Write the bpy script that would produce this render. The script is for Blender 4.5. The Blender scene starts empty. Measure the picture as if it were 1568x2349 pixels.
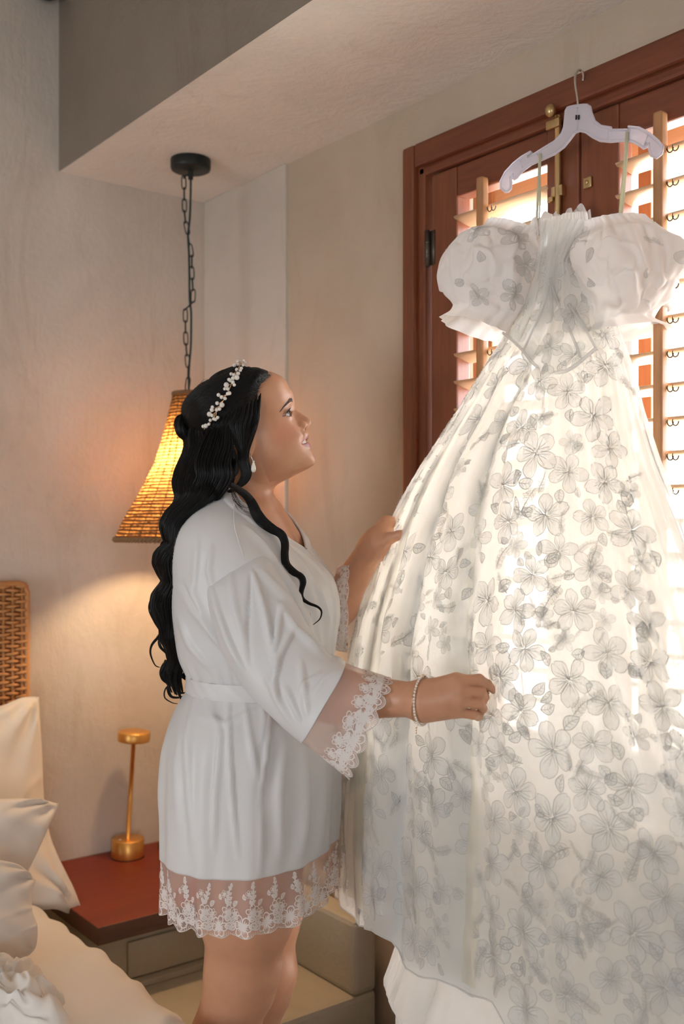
import bpy, bmesh, math, random
import numpy as np
from mathutils import Vector, noise as mnoise

SC = bpy.context.scene
COL = SC.collection
rng = np.random.default_rng(7)
random.seed(7)

# ------------------------------------------------------------------ camera, sky, exposure
TH = math.atan(1833/2400.0)
FPX, CAMZ, PCX, PCY = 2400.0, 1.38, 784.0, 1197.0
FV = np.array([-math.cos(TH), math.sin(TH), 0.0])
RV = np.array([math.sin(TH), math.cos(TH), 0.0])
cam_d = bpy.data.cameras.new('camera')
cam = bpy.data.objects.new('camera', cam_d)
COL.objects.link(cam)
SC.camera = cam
cam.location = (0, 0, CAMZ)
cam.rotation_euler = (math.pi/2, 0, math.atan2(-FV[0], FV[1]))
cam_d.sensor_fit = 'VERTICAL'
cam_d.sensor_height = 36.0
cam_d.lens = FPX/2349*36
cam_d.shift_y = (PCY-1174.5)/2349
cam_d.clip_start = 0.05
cam_d.dof.use_dof = True
cam_d.dof.focus_distance = 1.80
cam_d.dof.aperture_fstop = 3.2

wd = bpy.data.worlds.new('sky')
SC.world = wd
wd.use_nodes = True
bg = wd.node_tree.nodes['Background']
bg.inputs[0].default_value = (0.89, 0.94, 1.0, 1)
bg.inputs[1].default_value = 9.5

SC.cycles.max_bounces = 9; SC.cycles.diffuse_bounces = 5; SC.cycles.glossy_bounces = 3; SC.cycles.transmission_bounces = 5; SC.cycles.transparent_max_bounces = 10
SC.cycles.use_adaptive_sampling = True; SC.cycles.adaptive_threshold = 0.012
SC.cycles.sample_clamp_indirect = 8.0
SC.view_settings.view_transform = 'Standard'
SC.view_settings.look = 'None'
SC.view_settings.gamma = 1
SC.view_settings.use_curve_mapping = False
SC.view_settings.exposure = 0.22

def area_light(name, loc, rot, sx, sy, energy, color, portal=False):
    d = bpy.data.lights.new(name, 'AREA')
    d.shape = 'RECTANGLE'; d.size = sx; d.size_y = sy
    d.energy = energy; d.color = color
    o = bpy.data.objects.new(name, d); COL.objects.link(o)
    o.location = loc; o.rotation_euler = rot
    if portal: d.cycles.is_portal = True
    return o
sd = bpy.data.lights.new('sun', 'SUN'); sd.energy = 48; sd.color = (1.0, .93, .82); sd.angle = math.radians(.6)
sun = bpy.data.objects.new('sun', sd); COL.objects.link(sun)
sun.rotation_euler = Vector((.62, .10, -.78)).to_track_quat('-Z', 'Y').to_euler()      # along the outside wall, onto the added bounce slab
# daylight enters by the shuttered window (Y+) and by two unseen openings added for fill (Y- and X+)
area_light('sky_portal', (-0.83, 1.72, 1.25), (math.radians(-90), 0, 0), 1.75, 1.95, 1, (1, 1, 1), True)

area_light('sky_portal_rear', (-0.95, -2.74, 1.0), (math.radians(90), 0, 0), 1.1, 1.2, 1, (1, 1, 1), True)

area_light('sky_portal_side', (2.24, -0.9, 1.1), (0, math.radians(90), 0), .9, .9, 1, (1, 1, 1), True)
# ------------------------------------------------------------------ pixel rays -> world points
def ray(px, py):
    return FV + (px-PCX)/FPX*RV + np.array([0, 0, (PCY-py)/FPX])
def P(px, py, d):
    return np.array([0, 0, CAMZ]) + ray(px, py)*d
def onX(px, py, X):
    r = ray(px, py); return P(px, py, X/r[0])
def onY(px, py, Y):
    r = ray(px, py); return P(px, py, Y/r[1])
def onZ(px, py, Z):
    r = ray(px, py); return P(px, py, (Z-CAMZ)/r[2])
def project(v):
    v = np.asarray(v, float)
    d = v[..., 0]*FV[0]+v[..., 1]*FV[1]
    s = v[..., 0]*RV[0]+v[..., 1]*RV[1]
    return PCX+FPX*s/d, PCY-FPX*(v[..., 2]-CAMZ)/d, d

# ------------------------------------------------------------------ object helpers
def thing(name, label, cat, loc, group=None):
    o = bpy.data.objects.new(name, None); COL.objects.link(o)
    o.empty_display_size = 0.05
    o.location = Vector(loc); tag(o, label, cat, group)
    return o
def tag(o, label=None, cat=None, group=None, kind=None):
    if label: o['label'] = label
    if cat: o['category'] = cat
    if group: o['group'] = group
    if kind: o['kind'] = kind
    return o
def base_of(o):
    l = Vector((0, 0, 0))
    while o is not None:
        l = l+o.location; o = o.parent
    return l
def mk(name, verts, faces, mat, parent=None, smooth=True, loc=None, mats=None, midx=None):
    """verts in world coordinates; stored relative to the parent (or to loc)"""
    verts = np.asarray(verts, float).reshape(-1, 3)
    off = np.array(base_of(parent)) if parent is not None else np.zeros(3)
    l = np.zeros(3)
    if loc is not None:
        l = np.asarray(loc, float)-off
    me = bpy.data.meshes.new(name)
    me.from_pydata((verts-off-l).tolist(), [], [list(map(int, f)) for f in faces])
    for m in (mats or [mat]): me.materials.append(m)
    if midx is not None: me.polygons.foreach_set('material_index', np.asarray(midx, np.int32))
    if smooth: me.polygons.foreach_set('use_smooth', np.ones(len(me.polygons), bool))
    me.update()
    o = bpy.data.objects.new(name, me); COL.objects.link(o)
    o.location = l
    if parent is not None: o.parent = parent
    return o
class MB:
    def __init__(s): s.v = []; s.f = []; s.m = []; s.n = 0
    def add(s, v, f, m=0):
        v = np.asarray(v, float).reshape(-1, 3)
        s.v.append(v)
        for q in f: s.f.append([int(i)+s.n for i in q])
        s.m += [m]*len(f)
        s.n += len(v); return s
    def obj(s, name, mat, parent=None, smooth=True, **k):
        mats = mat if isinstance(mat, list) else None
        return mk(name, np.concatenate(s.v), s.f, mat, parent, smooth, mats=mats, midx=s.m if mats else None, **k)
def boxg(lo, hi, b=0.0):
    """box with chamfered edges (b) as verts, faces"""
    bm = bmesh.new()
    bmesh.ops.create_cube(bm, size=1)
    lo = np.array(lo, float); hi = np.array(hi, float)
    for v in bm.verts:
        v.co = Vector((lo+hi)/2)+Vector(np.array(v.co)*(hi-lo))
    if b > 0:
        bmesh.ops.bevel(bm, geom=bm.edges[:], offset=b, segments=2, affect='EDGES', profile=0.6)
    bm.verts.index_update()
    v = [tuple(x.co) for x in bm.verts]; f = [[x.index for x in q.verts] for q in bm.faces]
    bm.free(); return v, f
def grid_faces(nu, nv, cu=False, cv=False):
    f = []
    for i in range(nu if cu else nu-1):
        for j in range(nv if cv else nv-1):
            a, b = i, (i+1) % nu; c, d = j, (j+1) % nv
            f.append((a*nv+c, b*nv+c, b*nv+d, a*nv+d))
    return f
def frames(p):
    p = np.asarray(p, float); n = len(p)
    t = np.gradient(p, axis=0); t /= np.linalg.norm(t, axis=1)[:, None]+1e-12
    ref = np.array([0, 0, 1.0]) if abs(t[0][2]) < .9 else np.array([1.0, 0, 0])
    a = np.zeros_like(p)
    x = ref-t[0]*np.dot(ref, t[0]); x /= np.linalg.norm(x)
    for i in range(n):
        x = x-t[i]*np.dot(x, t[i]); x /= np.linalg.norm(x)+1e-12
        a[i] = x
    return t, a, np.cross(t, a)
def tubeg(p, r, n=8, cap=True, closed=False, flat=1.0):
    p = np.asarray(p, float); r = np.broadcast_to(np.asarray(r, float), (len(p),))
    t, a, b = frames(p)
    th = np.linspace(0, 2*np.pi, n, endpoint=False)
    v = p[:, None]+r[:, None, None]*(np.cos(th)[None, :, None]*a[:, None]+flat*np.sin(th)[None, :, None]*b[:, None])
    f = grid_faces(len(p), n, closed, True)
    f = [q[::-1] for q in f]
    v = v.reshape(-1, 3)
    if cap and not closed:
        f.append(tuple(range(n))); f.append(tuple((len(p)-1)*n+np.arange(n)[::-1]))
    return v, f
def spline(pts, n):
    """Catmull-Rom through pts (k,d) -> (n,d), arc-length spaced"""
    pts = np.asarray(pts, float)
    k = len(pts)
    e = np.vstack([2*pts[0]-pts[1], pts, 2*pts[-1]-pts[-2]])
    out = []
    m = max(8, int(4*n/(k-1)))
    for i in range(k-1):
        p0, p1, p2, p3 = e[i:i+4]
        t = np.linspace(0, 1, m, endpoint=False)[:, None]
        out.append(.5*((2*p1)+(-p0+p2)*t+(2*p0-5*p1+4*p2-p3)*t**2+(-p0+3*p1-3*p2+p3)*t**3))
    out = np.vstack(out+[pts[-1:]])
    s = np.r_[0, np.cumsum(np.linalg.norm(np.diff(out, axis=0), axis=1))]
    q = np.linspace(0, s[-1], n)
    return np.stack([np.interp(q, s, out[:, j]) for j in range(out.shape[1])], 1)
def latheg(prof, c, n=48, closed=False):
    prof = np.asarray(prof, float)
    th = np.linspace(0, 2*np.pi, n, endpoint=False)
    v = np.stack([c[0]+prof[:, None, 0]*np.cos(th), c[1]+prof[:, None, 0]*np.sin(th), c[2]+prof[:, None, 1]+0*th], -1)
    return v.reshape(-1, 3), grid_faces(len(prof), n, closed, True)
def sphereg(c, r, nu=12, nv=8):
    c = np.asarray(c, float); r = np.broadcast_to(np.asarray(r, float), (3,))
    ph = np.linspace(0, np.pi, nv+1)
    v = []; f = []
    v.append((0, 0, 1))
    for i in range(1, nv):
        for j in range(nu):
            a = 2*np.pi*j/nu
            v.append((math.sin(ph[i])*math.cos(a), math.sin(ph[i])*math.sin(a), math.cos(ph[i])))
    v.append((0, 0, -1)); L = len(v)-1
    for j in range(nu):
        f.append((0, 1+j, 1+(j+1) % nu))
        f.append((L, L-nu+(j+1) % nu, L-nu+j))
        for i in range(nv-2):
            a = 1+i*nu
            f.append((a+j, a+nu+j, a+nu+(j+1) % nu, a+(j+1) % nu))
    return np.array(v)*r+c, f
def sm(x, a, b):
    t = np.clip((x-a)/(b-a), 0, 1); return t*t*(3-2*t)
def nz(p, s=1.0, seed=0.0):
    """cheap smooth value noise from rotated sines, p (...,3) -> [-1,1]"""
    p = np.asarray(p, float)*s
    x, y, z = p[..., 0]+seed*1.7, p[..., 1]-seed*2.3, p[..., 2]+seed*.9
    return (np.sin(x+1.3*np.sin(y*.9+z*.4))*np.cos(y*1.1+.8*np.sin(z*1.2))+.5*np.sin(2.1*z+1.1*np.sin(1.9*x)+seed)*np.cos(1.7*x-1.2*y)
            + .35*np.sin(3.7*x+2.1*z+seed)*np.cos(3.1*y-1.4*z))/1.85

# ------------------------------------------------------------------ materials
def newmat(name):
    m = bpy.data.materials.new(name); m.use_nodes = True
    nt = m.node_tree
    return m, nt, nt.nodes['Principled BSDF'], nt.nodes['Material Output']
def plain(name, col, rough=.5, metal=0., **k):
    m, nt, b, o = newmat(name)
    b.inputs['Base Color'].default_value = (*col, 1)
    b.inputs['Roughness'].default_value = rough
    b.inputs['Metallic'].default_value = metal
    for kk, vv in k.items(): b.inputs[kk.replace('_', ' ')].default_value = vv
    return m
def node(nt, t, **k):
    n = nt.nodes.new(t)
    for a, v in k.items(): setattr(n, a, v)
    return n
def ramp(nt, fac, stops):
    r = node(nt, 'ShaderNodeValToRGB')
    el = r.color_ramp.elements
    while len(el) < len(stops): el.new(.5)
    for e, (p, c) in zip(el, stops): e.position = p; e.color = (*c, 1)
    nt.links.new(fac, r.inputs[0]); return r.outputs[0]
def coords(nt, scale=(1, 1, 1), rot=(0, 0, 0)):
    g = node(nt, 'ShaderNodeNewGeometry')
    mp = node(nt, 'ShaderNodeMapping')
    mp.inputs['Scale'].default_value = scale; mp.inputs['Rotation'].default_value = rot
    nt.links.new(g.outputs['Position'], mp.inputs[0]); return mp.outputs[0]
def noise_tex(nt, vec, scale, detail=4, rough=.55, dist=0):
    n = node(nt, 'ShaderNodeTexNoise')
    n.inputs['Scale'].default_value = scale; n.inputs['Detail'].default_value = detail
    n.inputs['Roughness'].default_value = rough; n.inputs['Distortion'].default_value = dist
    nt.links.new(vec, n.inputs['Vector']); return n.outputs['Fac']
def mixc(nt, fac, a, b, mode='MIX'):
    m = node(nt, 'ShaderNodeMix', data_type='RGBA', blend_type=mode)
    for i, x in ((0, fac), (6, a), (7, b)):
        if hasattr(x, 'is_linked'): nt.links.new(x, m.inputs[i])
        elif i == 0: m.inputs[0].default_value = x
        else: m.inputs[i].default_value = (*x, 1)
    return m.outputs[2]
def bump(nt, b, h, strength, dist=.01):
    n = node(nt, 'ShaderNodeBump')
    n.inputs['Strength'].default_value = strength; n.inputs['Distance'].default_value = dist
    nt.links.new(h, n.inputs['Height']); nt.links.new(n.outputs[0], b.inputs['Normal'])

def plaster(name, c1, c2, stain, rough=.75):
    m, nt, b, o = newmat(name)
    v = coords(nt); vs = coords(nt, (1.6, 1.6, .45))
    n1 = noise_tex(nt, v, 2.2, 6, .6, .6); n2 = noise_tex(nt, vs, 4.5, 5, .65, 1.2); n3 = noise_tex(nt, v, 60, 3)
    base = ramp(nt, n1, [(.28, c1), (.72, c2)])
    st = ramp(nt, n2, [(.56, (0, 0, 0)), (.78, (.55, .55, .55))])
    c = mixc(nt, st, base, stain)
    nt.links.new(c, b.inputs['Base Color'])
    b.inputs['Roughness'].default_value = rough
    mx = node(nt, 'ShaderNodeMath', operation='MULTIPLY_ADD')
    nt.links.new(n2, mx.inputs[0]); mx.inputs[1].default_value = 2.5; nt.links.new(n3, mx.inputs[2])
    bump(nt, b, mx.outputs[0], .25, .006)
    return m
def wood(name, dark, light, axis, rough=.4, scale=7):
    m, nt, b, o = newmat(name)
    s = [9, 9, 9]; s[axis] = .7
    v = coords(nt, tuple(s))
    n = noise_tex(nt, v, scale*.35, 8, .62, 1.4)
    n2 = noise_tex(nt, v, scale*2.4, 4, .6, .3)
    n3 = noise_tex(nt, coords(nt), 2.0, 2)
    c = ramp(nt, n, [(.25, dark), (.75, light)])
    c = mixc(nt, .35, c, ramp(nt, n2, [(.35, dark), (.65, light)]))
    c = mixc(nt, .25, c, ramp(nt, n3, [(.3, dark), (.7, light)]))
    nt.links.new(c, b.inputs['Base Color'])
    b.inputs['Roughness'].default_value = rough
    bump(nt, b, n2, .12, .003)
    return m
def sheer(name, col, transp, transl, rough=.7, tcol=None, weave=0, wscale=900):
    """thin cloth: transparent + translucent + diffuse"""
    m, nt, b, o = newmat(name)
    nt.nodes.remove(b)
    d = node(nt, 'ShaderNodeBsdfDiffuse'); d.inputs[0].default_value = (*col, 1)
    t = node(nt, 'ShaderNodeBsdfTranslucent'); t.inputs[0].default_value = (*(tcol or col), 1)
    x = node(nt, 'ShaderNodeBsdfTransparent')
    m1 = node(nt, 'ShaderNodeMixShader'); m1.inputs[0].default_value = transl
    nt.links.new(d.outputs[0], m1.inputs[1]); nt.links.new(t.outputs[0], m1.inputs[2])
    m2 = node(nt, 'ShaderNodeMixShader'); m2.inputs[0].default_value = transp
    nt.links.new(m1.outputs[0], m2.inputs[1]); nt.links.new(x.outputs[0], m2.inputs[2])
    nt.links.new(m2.outputs[0], o.inputs[0])
    return m

M = {}
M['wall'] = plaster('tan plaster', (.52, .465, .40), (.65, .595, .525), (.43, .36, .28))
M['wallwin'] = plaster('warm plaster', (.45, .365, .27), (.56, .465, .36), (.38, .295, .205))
M['soffit'] = plaster('pale plaster', (.72, .675, .615), (.83, .785, .72), (.64, .57, .49))
M['beam'] = plaster('shade-darkened plaster', (.19, .148, .112), (.25, .20, .155), (.14, .10, .07))  # soffit front face: its shade is put into this darker colour
M['bench'] = plaster('olive plaster', (.40, .35, .25), (.50, .45, .34), (.36, .30, .20))
M['floor'] = plaster('polished cement', (.12, .11, .10), (.20, .18, .16), (.08, .07, .06), .4)
M['mahX'] = wood('mahogany along x', (.10, .026, .011), (.225, .062, .026), 0, .38)
M['mahZ'] = wood('mahogany along z', (.11, .030, .012), (.25, .074, .030), 2, .38)
M['slat'] = wood('louver wood', (.58, .37, .21), (.76, .55, .35), 0, .45)
M['rod'] = wood('tilt rod wood', (.30, .14, .06), (.50, .26, .12), 2, .45)
M['table'] = wood('red table wood', (.13, .015, .003), (.26, .030, .005), 1, .5)
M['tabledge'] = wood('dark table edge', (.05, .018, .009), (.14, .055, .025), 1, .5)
M['brass'] = plain('aged brass', (.55, .40, .20), .38, 1.0)
M['gold'] = plain('brushed gold', (.78, .42, .12), .38, .9)
M['steel'] = plain('hook steel', (.62, .60, .57), .28, 1.0)
M['black'] = plain('black metal', (.012, .016, .015), .45, .3)
M['cord'] = plain('dark green cord', (.012, .03, .028), .55)
M['darkmetal'] = plain('dark hinge', (.10, .085, .07), .4, .8)
# ------------------------------------------------------------------ the room
XW, YW, ZC = -2.6, 1.5, 2.80
def struct(name, lo, hi, mat, b=0.0, label=None):
    v, f = boxg(lo, hi, b)
    o = mk(name, v, f, mat, None, False)
    tag(o, kind='structure', label=label); return o
struct('floor', (XW-.1, -2.7, -.1), (2.2, 1.85, 0), M['floor'])
struct('ceiling', (XW-.1, -2.7, ZC), (2.2, 1.85, ZC+.1), M['soffit'])
struct('wall_left', (XW-.12, -2.7, 0), (XW, YW+.3, ZC), M['wall'])
mb = MB()   # wall behind the camera, with a low opening added for fill light
for lo, hi in (((XW, -2.7, 0), (-1.5, -2.6, ZC)), ((-.4, -2.7, 0), (2.1, -2.6, ZC)), ((-1.5, -2.7, 0), (-.4, -2.6, .4)), ((-1.5, -2.7, 1.6), (-.4, -2.6, ZC))):
    mb.add(*boxg(lo, hi))
tag(mb.obj('wall_back', M['wall'], None, False), kind='structure')
mb = MB()   # wall on the right of the room, with an opening added to brighten the left wall
for lo, hi in (((2.1, -2.7, 0), (2.22, -1.35, ZC)), ((2.1, -.45, 0), (2.22, 1.85, ZC)), ((2.1, -1.35, 0), (2.22, -.45, .65)), ((2.1, -1.35, 1.55), (2.22, -.45, ZC))):
    mb.add(*boxg(lo, hi))
tag(mb.obj('wall_right', M['wall'], None, False), kind='structure')
# window wall: opening for the shutters
OX0, OX1, OZ1 = -1.71, .026, 2.181
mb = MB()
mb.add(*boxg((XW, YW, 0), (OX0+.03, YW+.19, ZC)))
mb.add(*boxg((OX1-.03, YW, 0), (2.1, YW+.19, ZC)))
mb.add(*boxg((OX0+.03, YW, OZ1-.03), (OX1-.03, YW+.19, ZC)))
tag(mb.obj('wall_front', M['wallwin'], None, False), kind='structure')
struct('bounce_slab', (-6, 1.86, -.20), (5, 9, -.06), plaster('pale terrace', (.60, .56, .50), (.70, .66, .60), (.50, .46, .40)), 0, 'unseen pale slab added outside the window to bounce sunlight')  # added slab, throws sunlight up through the louvers to the soffit
# slightly proud pilaster in the corner
struct('trim_2', (XW, YW-.008, 0), (-2.19, YW+.01, 2.287), M['wall'], .003, 'shallow plaster pilaster in the corner')
# dropped plaster soffit
SOY = 1.063
mb = MB()
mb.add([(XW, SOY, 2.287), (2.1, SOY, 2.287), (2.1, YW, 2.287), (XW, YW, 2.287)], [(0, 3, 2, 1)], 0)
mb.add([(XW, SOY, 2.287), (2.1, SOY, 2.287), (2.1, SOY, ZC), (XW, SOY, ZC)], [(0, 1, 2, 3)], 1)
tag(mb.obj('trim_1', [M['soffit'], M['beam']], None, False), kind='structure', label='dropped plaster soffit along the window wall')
# dark round fitting in the corner under the ceiling
c = onX(130, 8, XW+.045)
t = thing('corner_fitting', 'dark round fitting in the upper corner beside the plaster beam', 'fitting', (XW+.05, SOY-.05, ZC))
mk('dome', *latheg([(0, c[2]-ZC+.0), (.012, c[2]-ZC+.002), (.026, c[2]-ZC+.010), (.036, c[2]-ZC+.024), (.040, c[2]-ZC+.04), (.040, 0)], (XW+.05, SOY-.05, ZC), 32), M['black'], t)
mk('mounting_plate', *latheg([(0, -.008), (.045, -.008), (.047, 0)], (XW+.05, SOY-.05, ZC), 32), M['black'], t)

# plaster bench / platform beside the bed
bx0, bx1 = XW+.001, -1.81
t = thing('plaster_bench', 'low built-in plaster bench with raised end wall under the wooden shelf', 'bench', (bx0, 1.2, 0))
v, f = boxg((bx0, .93, 0), (bx1, YW-.021, .335), .012); mk('plinth', v, f, M['bench'], t, False)
v, f = boxg((bx0, YW-.085, .335), (bx1, YW-.021, .50), .012); mk('end_wall', v, f, M['bench'], t, False)
v, f = boxg((bx0, .975, .335), (-2.165, YW-.086, .459), .006); mk('back_block', v, f, M['bench'], t, False)
v, f = boxg((-2.165, 1.045, .352), (-2.158, YW-.086, .435), .003); mk('panel', v, f, M['bench'], t, False)
v, f = boxg((-2.165, .975, .335), (-2.135, YW-.086, .350), .004); mk('ledge', v, f, M['bench'], t, False)
# wooden night table top (two boards)
t = thing('bedside_shelf', 'thick red mahogany bedside shelf on the plaster bench', 'shelf', (-2.36, 1.22, .46))
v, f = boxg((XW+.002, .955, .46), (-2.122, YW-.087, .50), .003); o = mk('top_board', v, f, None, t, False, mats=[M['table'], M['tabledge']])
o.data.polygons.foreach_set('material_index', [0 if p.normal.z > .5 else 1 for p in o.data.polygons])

# dark step under the window
v, f = boxg((-1.80, 1.34, 0), (.3, YW-.001, .255), .008)
tag(mk('window_step', v, f, M['floor'], None, False), 'dark stone step below the shuttered window', 'step')

# ------------------------------------------------------------------ shuttered double window
WZ0 = .32          # bottom of leaves
wt = bpy.data.objects.new('window_1', None); COL.objects.link(wt); wt.location = (-1.0, YW, 1.2)
tag(wt, kind='structure', label='double shuttered window in a mahogany frame with wooden louvers')
YF = YW-.032
# casing: outer flat, inner step
def casing(name, lo, hi, mat, b=.006): v, f = boxg(lo, hi, b); return mk(name, v, f, mat, wt, False)
casing('casing', (OX0, YF, WZ0-.06), (OX0+.038, YW+.05, OZ1), M['mahZ'])
casing('casing', (OX0+.036, YF+.012, WZ0-.06), (OX0+.062, YW+.06, OZ1-.04), M['mahZ'])
casing('casing', (OX1-.04, YF, WZ0-.06), (OX1, YW+.05, OZ1), M['mahZ'])
casing('casing', (OX0+.0385, YF, OZ1-.05), (OX1-.0405, YW+.05, OZ1), M['mahX'])
casing('casing', (OX0+.0385, YF+.012, OZ1-.07), (OX1-.04, YW+.06, OZ1-.048), M['mahX'])
casing('sill', (OX0, YF-.02, WZ0-.06), (OX1, YW+.12, WZ0-.01), M['mahX'])
LT = OZ1-.074      # leaf top
XM = -1.238        # meeting line
leafs = [(-1.634, XM-.002, -1.557, -1.316, -1.467), (XM+.002, -.844, -1.152, -.925, -1.055), (-.840, -.448, -.760, -.525, -.645), (-.444, -.052, -.366, -.130, -.250)]
LY0, LY1 = YF+.016, YF+.055
ZL1, ZL0 = 2.045, .98
for k, (x0, x1, lx0, lx1, rx) in enumerate(leafs):
    def part(name, lo, hi, mat, b=.004): v, f = boxg(lo, hi, b); return mk(name, v, f, mat, wt, False)
    leaf = part('shutter_leaf', (x0, LY0, WZ0), (lx0, LY1, LT), M['mahZ'])
    part('stile', (lx1, LY0, WZ0), (x1, LY1, LT), M['mahZ'])
    part('top_rail', (lx0, LY0+.001, ZL1), (lx1, LY1-.001, LT), M['mahX'])
    part('bottom_rail', (lx0, LY0+.001, WZ0), (lx1, LY1-.001, WZ0+.09), M['mahX'])
    part('middle_rail', (lx0, LY0+.001, ZL0-.09), (lx1, LY1-.001, ZL0), M['mahX'])
    part('panel', (lx0-.004, LY0+.012, .655), (lx1+.004, LY1-.012, ZL0-.085), M['mahZ'])
    part('lock_rail', (lx0, LY0+.001, .60), (lx1, LY1-.001, .66), M['mahX'])
    # louvers: flat blades with rounded noses, tilted; each its own part sharing one mesh
    hw, th, dp = (lx1-lx0)/2+.003, .0045, .026
    ang = np.linspace(0, 2*np.pi, 16, endpoint=False)
    prof = np.stack([np.sign(np.cos(ang))*np.abs(np.cos(ang))**.6*dp, np.sign(np.sin(ang))*np.abs(np.sin(ang))**.9*th], 1)
    tl = math.radians(-14 if k == 0 else -10)
    pr = np.stack([prof[:, 0]*math.cos(tl)-prof[:, 1]*math.sin(tl), prof[:, 0]*math.sin(tl)+prof[:, 1]*math.cos(tl)], 1)
    v = [(s*hw, q[0], q[1]) for s in (-1, 1) for q in pr]
    n = len(pr)
    f = [(i, (i+1) % n, n+(i+1) % n, n+i) for i in range(n)]+[tuple(range(n))[::-1], tuple(range(n, 2*n))]
    first = None
    zlist = [ZL1-.048-.0562*i for i in range(19) if ZL1-.048-.0562*i > ZL0+.01]+[.572-.0562*i for i in range(3)]
    for zc in zlist:
        loc = np.array([(lx0+lx1)/2, (LY0+LY1)/2, zc])
        if first is None:
            first = o = mk('louver', np.array(v)+loc, f, M['slat'], wt, True, loc=loc)
        else:
            o = first.copy(); COL.objects.link(o); o.parent = wt; o.location = Vector(loc)-wt.location
    # tilt rod with staples
    v, f = boxg((rx-.009, LY0-.026, ZL0+.02), (rx+.009, LY0-.008, ZL1+.012), .004)
    rod = mk('tilt_rod', v, f, M['rod'], wt, True)
    mb = MB(); zc = ZL1-.048
    while zc > ZL0+.01:
        for s in (.016, .026):
            a = np.linspace(0, np.pi*1.2, 10)
            mb.add(*tubeg(np.stack([rx+s+.006*np.cos(a), LY0-.012+0*a, zc-.003-.007*np.sin(a)], 1), .0011, 5))
        zc -= .0562
    mb.obj('staple', M['darkmetal'], rod)
# hinges (left leaf)
for zc in (1.955, 1.10, .5):
    mb = MB()
    mb.add(*latheg([(0, -.038), (.0062, -.038), (.0062, .038), (0, .038)], (-1.641, LY0-.004, zc), 14))
    for q in (-.013, .013): mb.add(*latheg([(.0062, q-.002), (.0072, q), (.0062, q+.002)], (-1.641, LY0-.004, zc), 14))
    mb.add(*boxg((-1.637, LY0-.002, zc-.036), (-1.622, LY0+.001, zc+.036)))
    mb.obj('hinge', M['darkmetal'], wt)
# brass bolt on the meeting stiles
xb = -1.282
mb = MB()
zt = onY(1284, 258, YF)[2]
mb.add(*tubeg([(xb, LY0-.008, zt), (xb, LY0-.008, 1.45)], .0058, 8))
bolt = mb.obj('bolt_rod', M['brass'], wt)
mb = MB(); mb.add(*sphereg((xb, YF-.012, zt+.004), (.011, .010, .012), 14, 8)); mb.add(*boxg((xb-.016, YF-.008, zt-.026), (xb+.016, YF, zt-.010), .002)); mb.obj('knob', M['brass'], bolt)
for zc in (1.985, 1.62):
    mb = MB(); mb.add(*boxg((xb-.014, LY0-.012, zc-.010), (xb+.012, LY0, zc+.010), .002)); mb.add(*boxg((xb-.018, LY0-.016, zc-.018), (xb-.008, LY0, zc-.008), .002))
    mb.obj('bolt_guide', M['brass'], bolt)
mb = MB(); mb.add(*boxg((XM+.012, LY0-.006, 1.975), (XM+.030, LY0, 1.995), .002)); mb.add(*sphereg((XM+.021, LY0-.007, 1.985), (.004, .002, .004), 8, 6)); mb.obj('strike_plate', M['brass'], wt)
# outer sash seen between the louvers
for x0, x1 in ((-1.66, -1.60), (-1.222, -1.192), (-.05, -.01)):
    v, f = boxg((x0, YW+.13, WZ0), (x1, YW+.17, 2.12), .003); mk('outer_sash', v, f, M['rod'], wt, False)
for z0, z1 in ((2.055, 2.12), (.34, .40)):
    v, f = boxg((-1.66, YW+.135, z0), (-.01, YW+.165, z1), .003); mk('outer_sash', v, f, M['slat'], wt, False)
# ------------------------------------------------------------------ pendant lamp
pc = onZ(437, 366, 2.287)
PLX, PLY = float(pc[0]), float(pc[1])
PD = PLX*FV[0]+PLY*FV[1]
t = thing('pendant_lamp', 'woven rattan pendant lamp hanging on a black chain from the plaster soffit', 'lamp', (PLX, PLY, 2.287))
pend = t
canopy = MB()
canopy.add(*latheg([(.0, -.052), (.006, -.050), (.0075, -.03), (.010, -.0285), (.044, -.0285), (.0485, -.026), (.0500, -.021), (.0500, -.003), (.049, 0)], (PLX, PLY, 2.287), 48))
canopy.obj('canopy', M['black'], t)
def zpx(y): return CAMZ+(PCY-y)/FPX*PD
def pk(px, y, dd=0.0): return P(px, y, PD+dd)
cord = spline([pk(437, 388), pk(437, 440), pk(435, 500), pk(431, 540), pk(433, 580), pk(434, 650), pk(435, 690), pk(438, 715), pk(438, 760), pk(437, 800), pk(433, 850), pk(433, 905), pk(433, 960)], 60)
v, f = tubeg(cord, .0028, 8); mk('cord', v, f, M['cord'], t)
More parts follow.
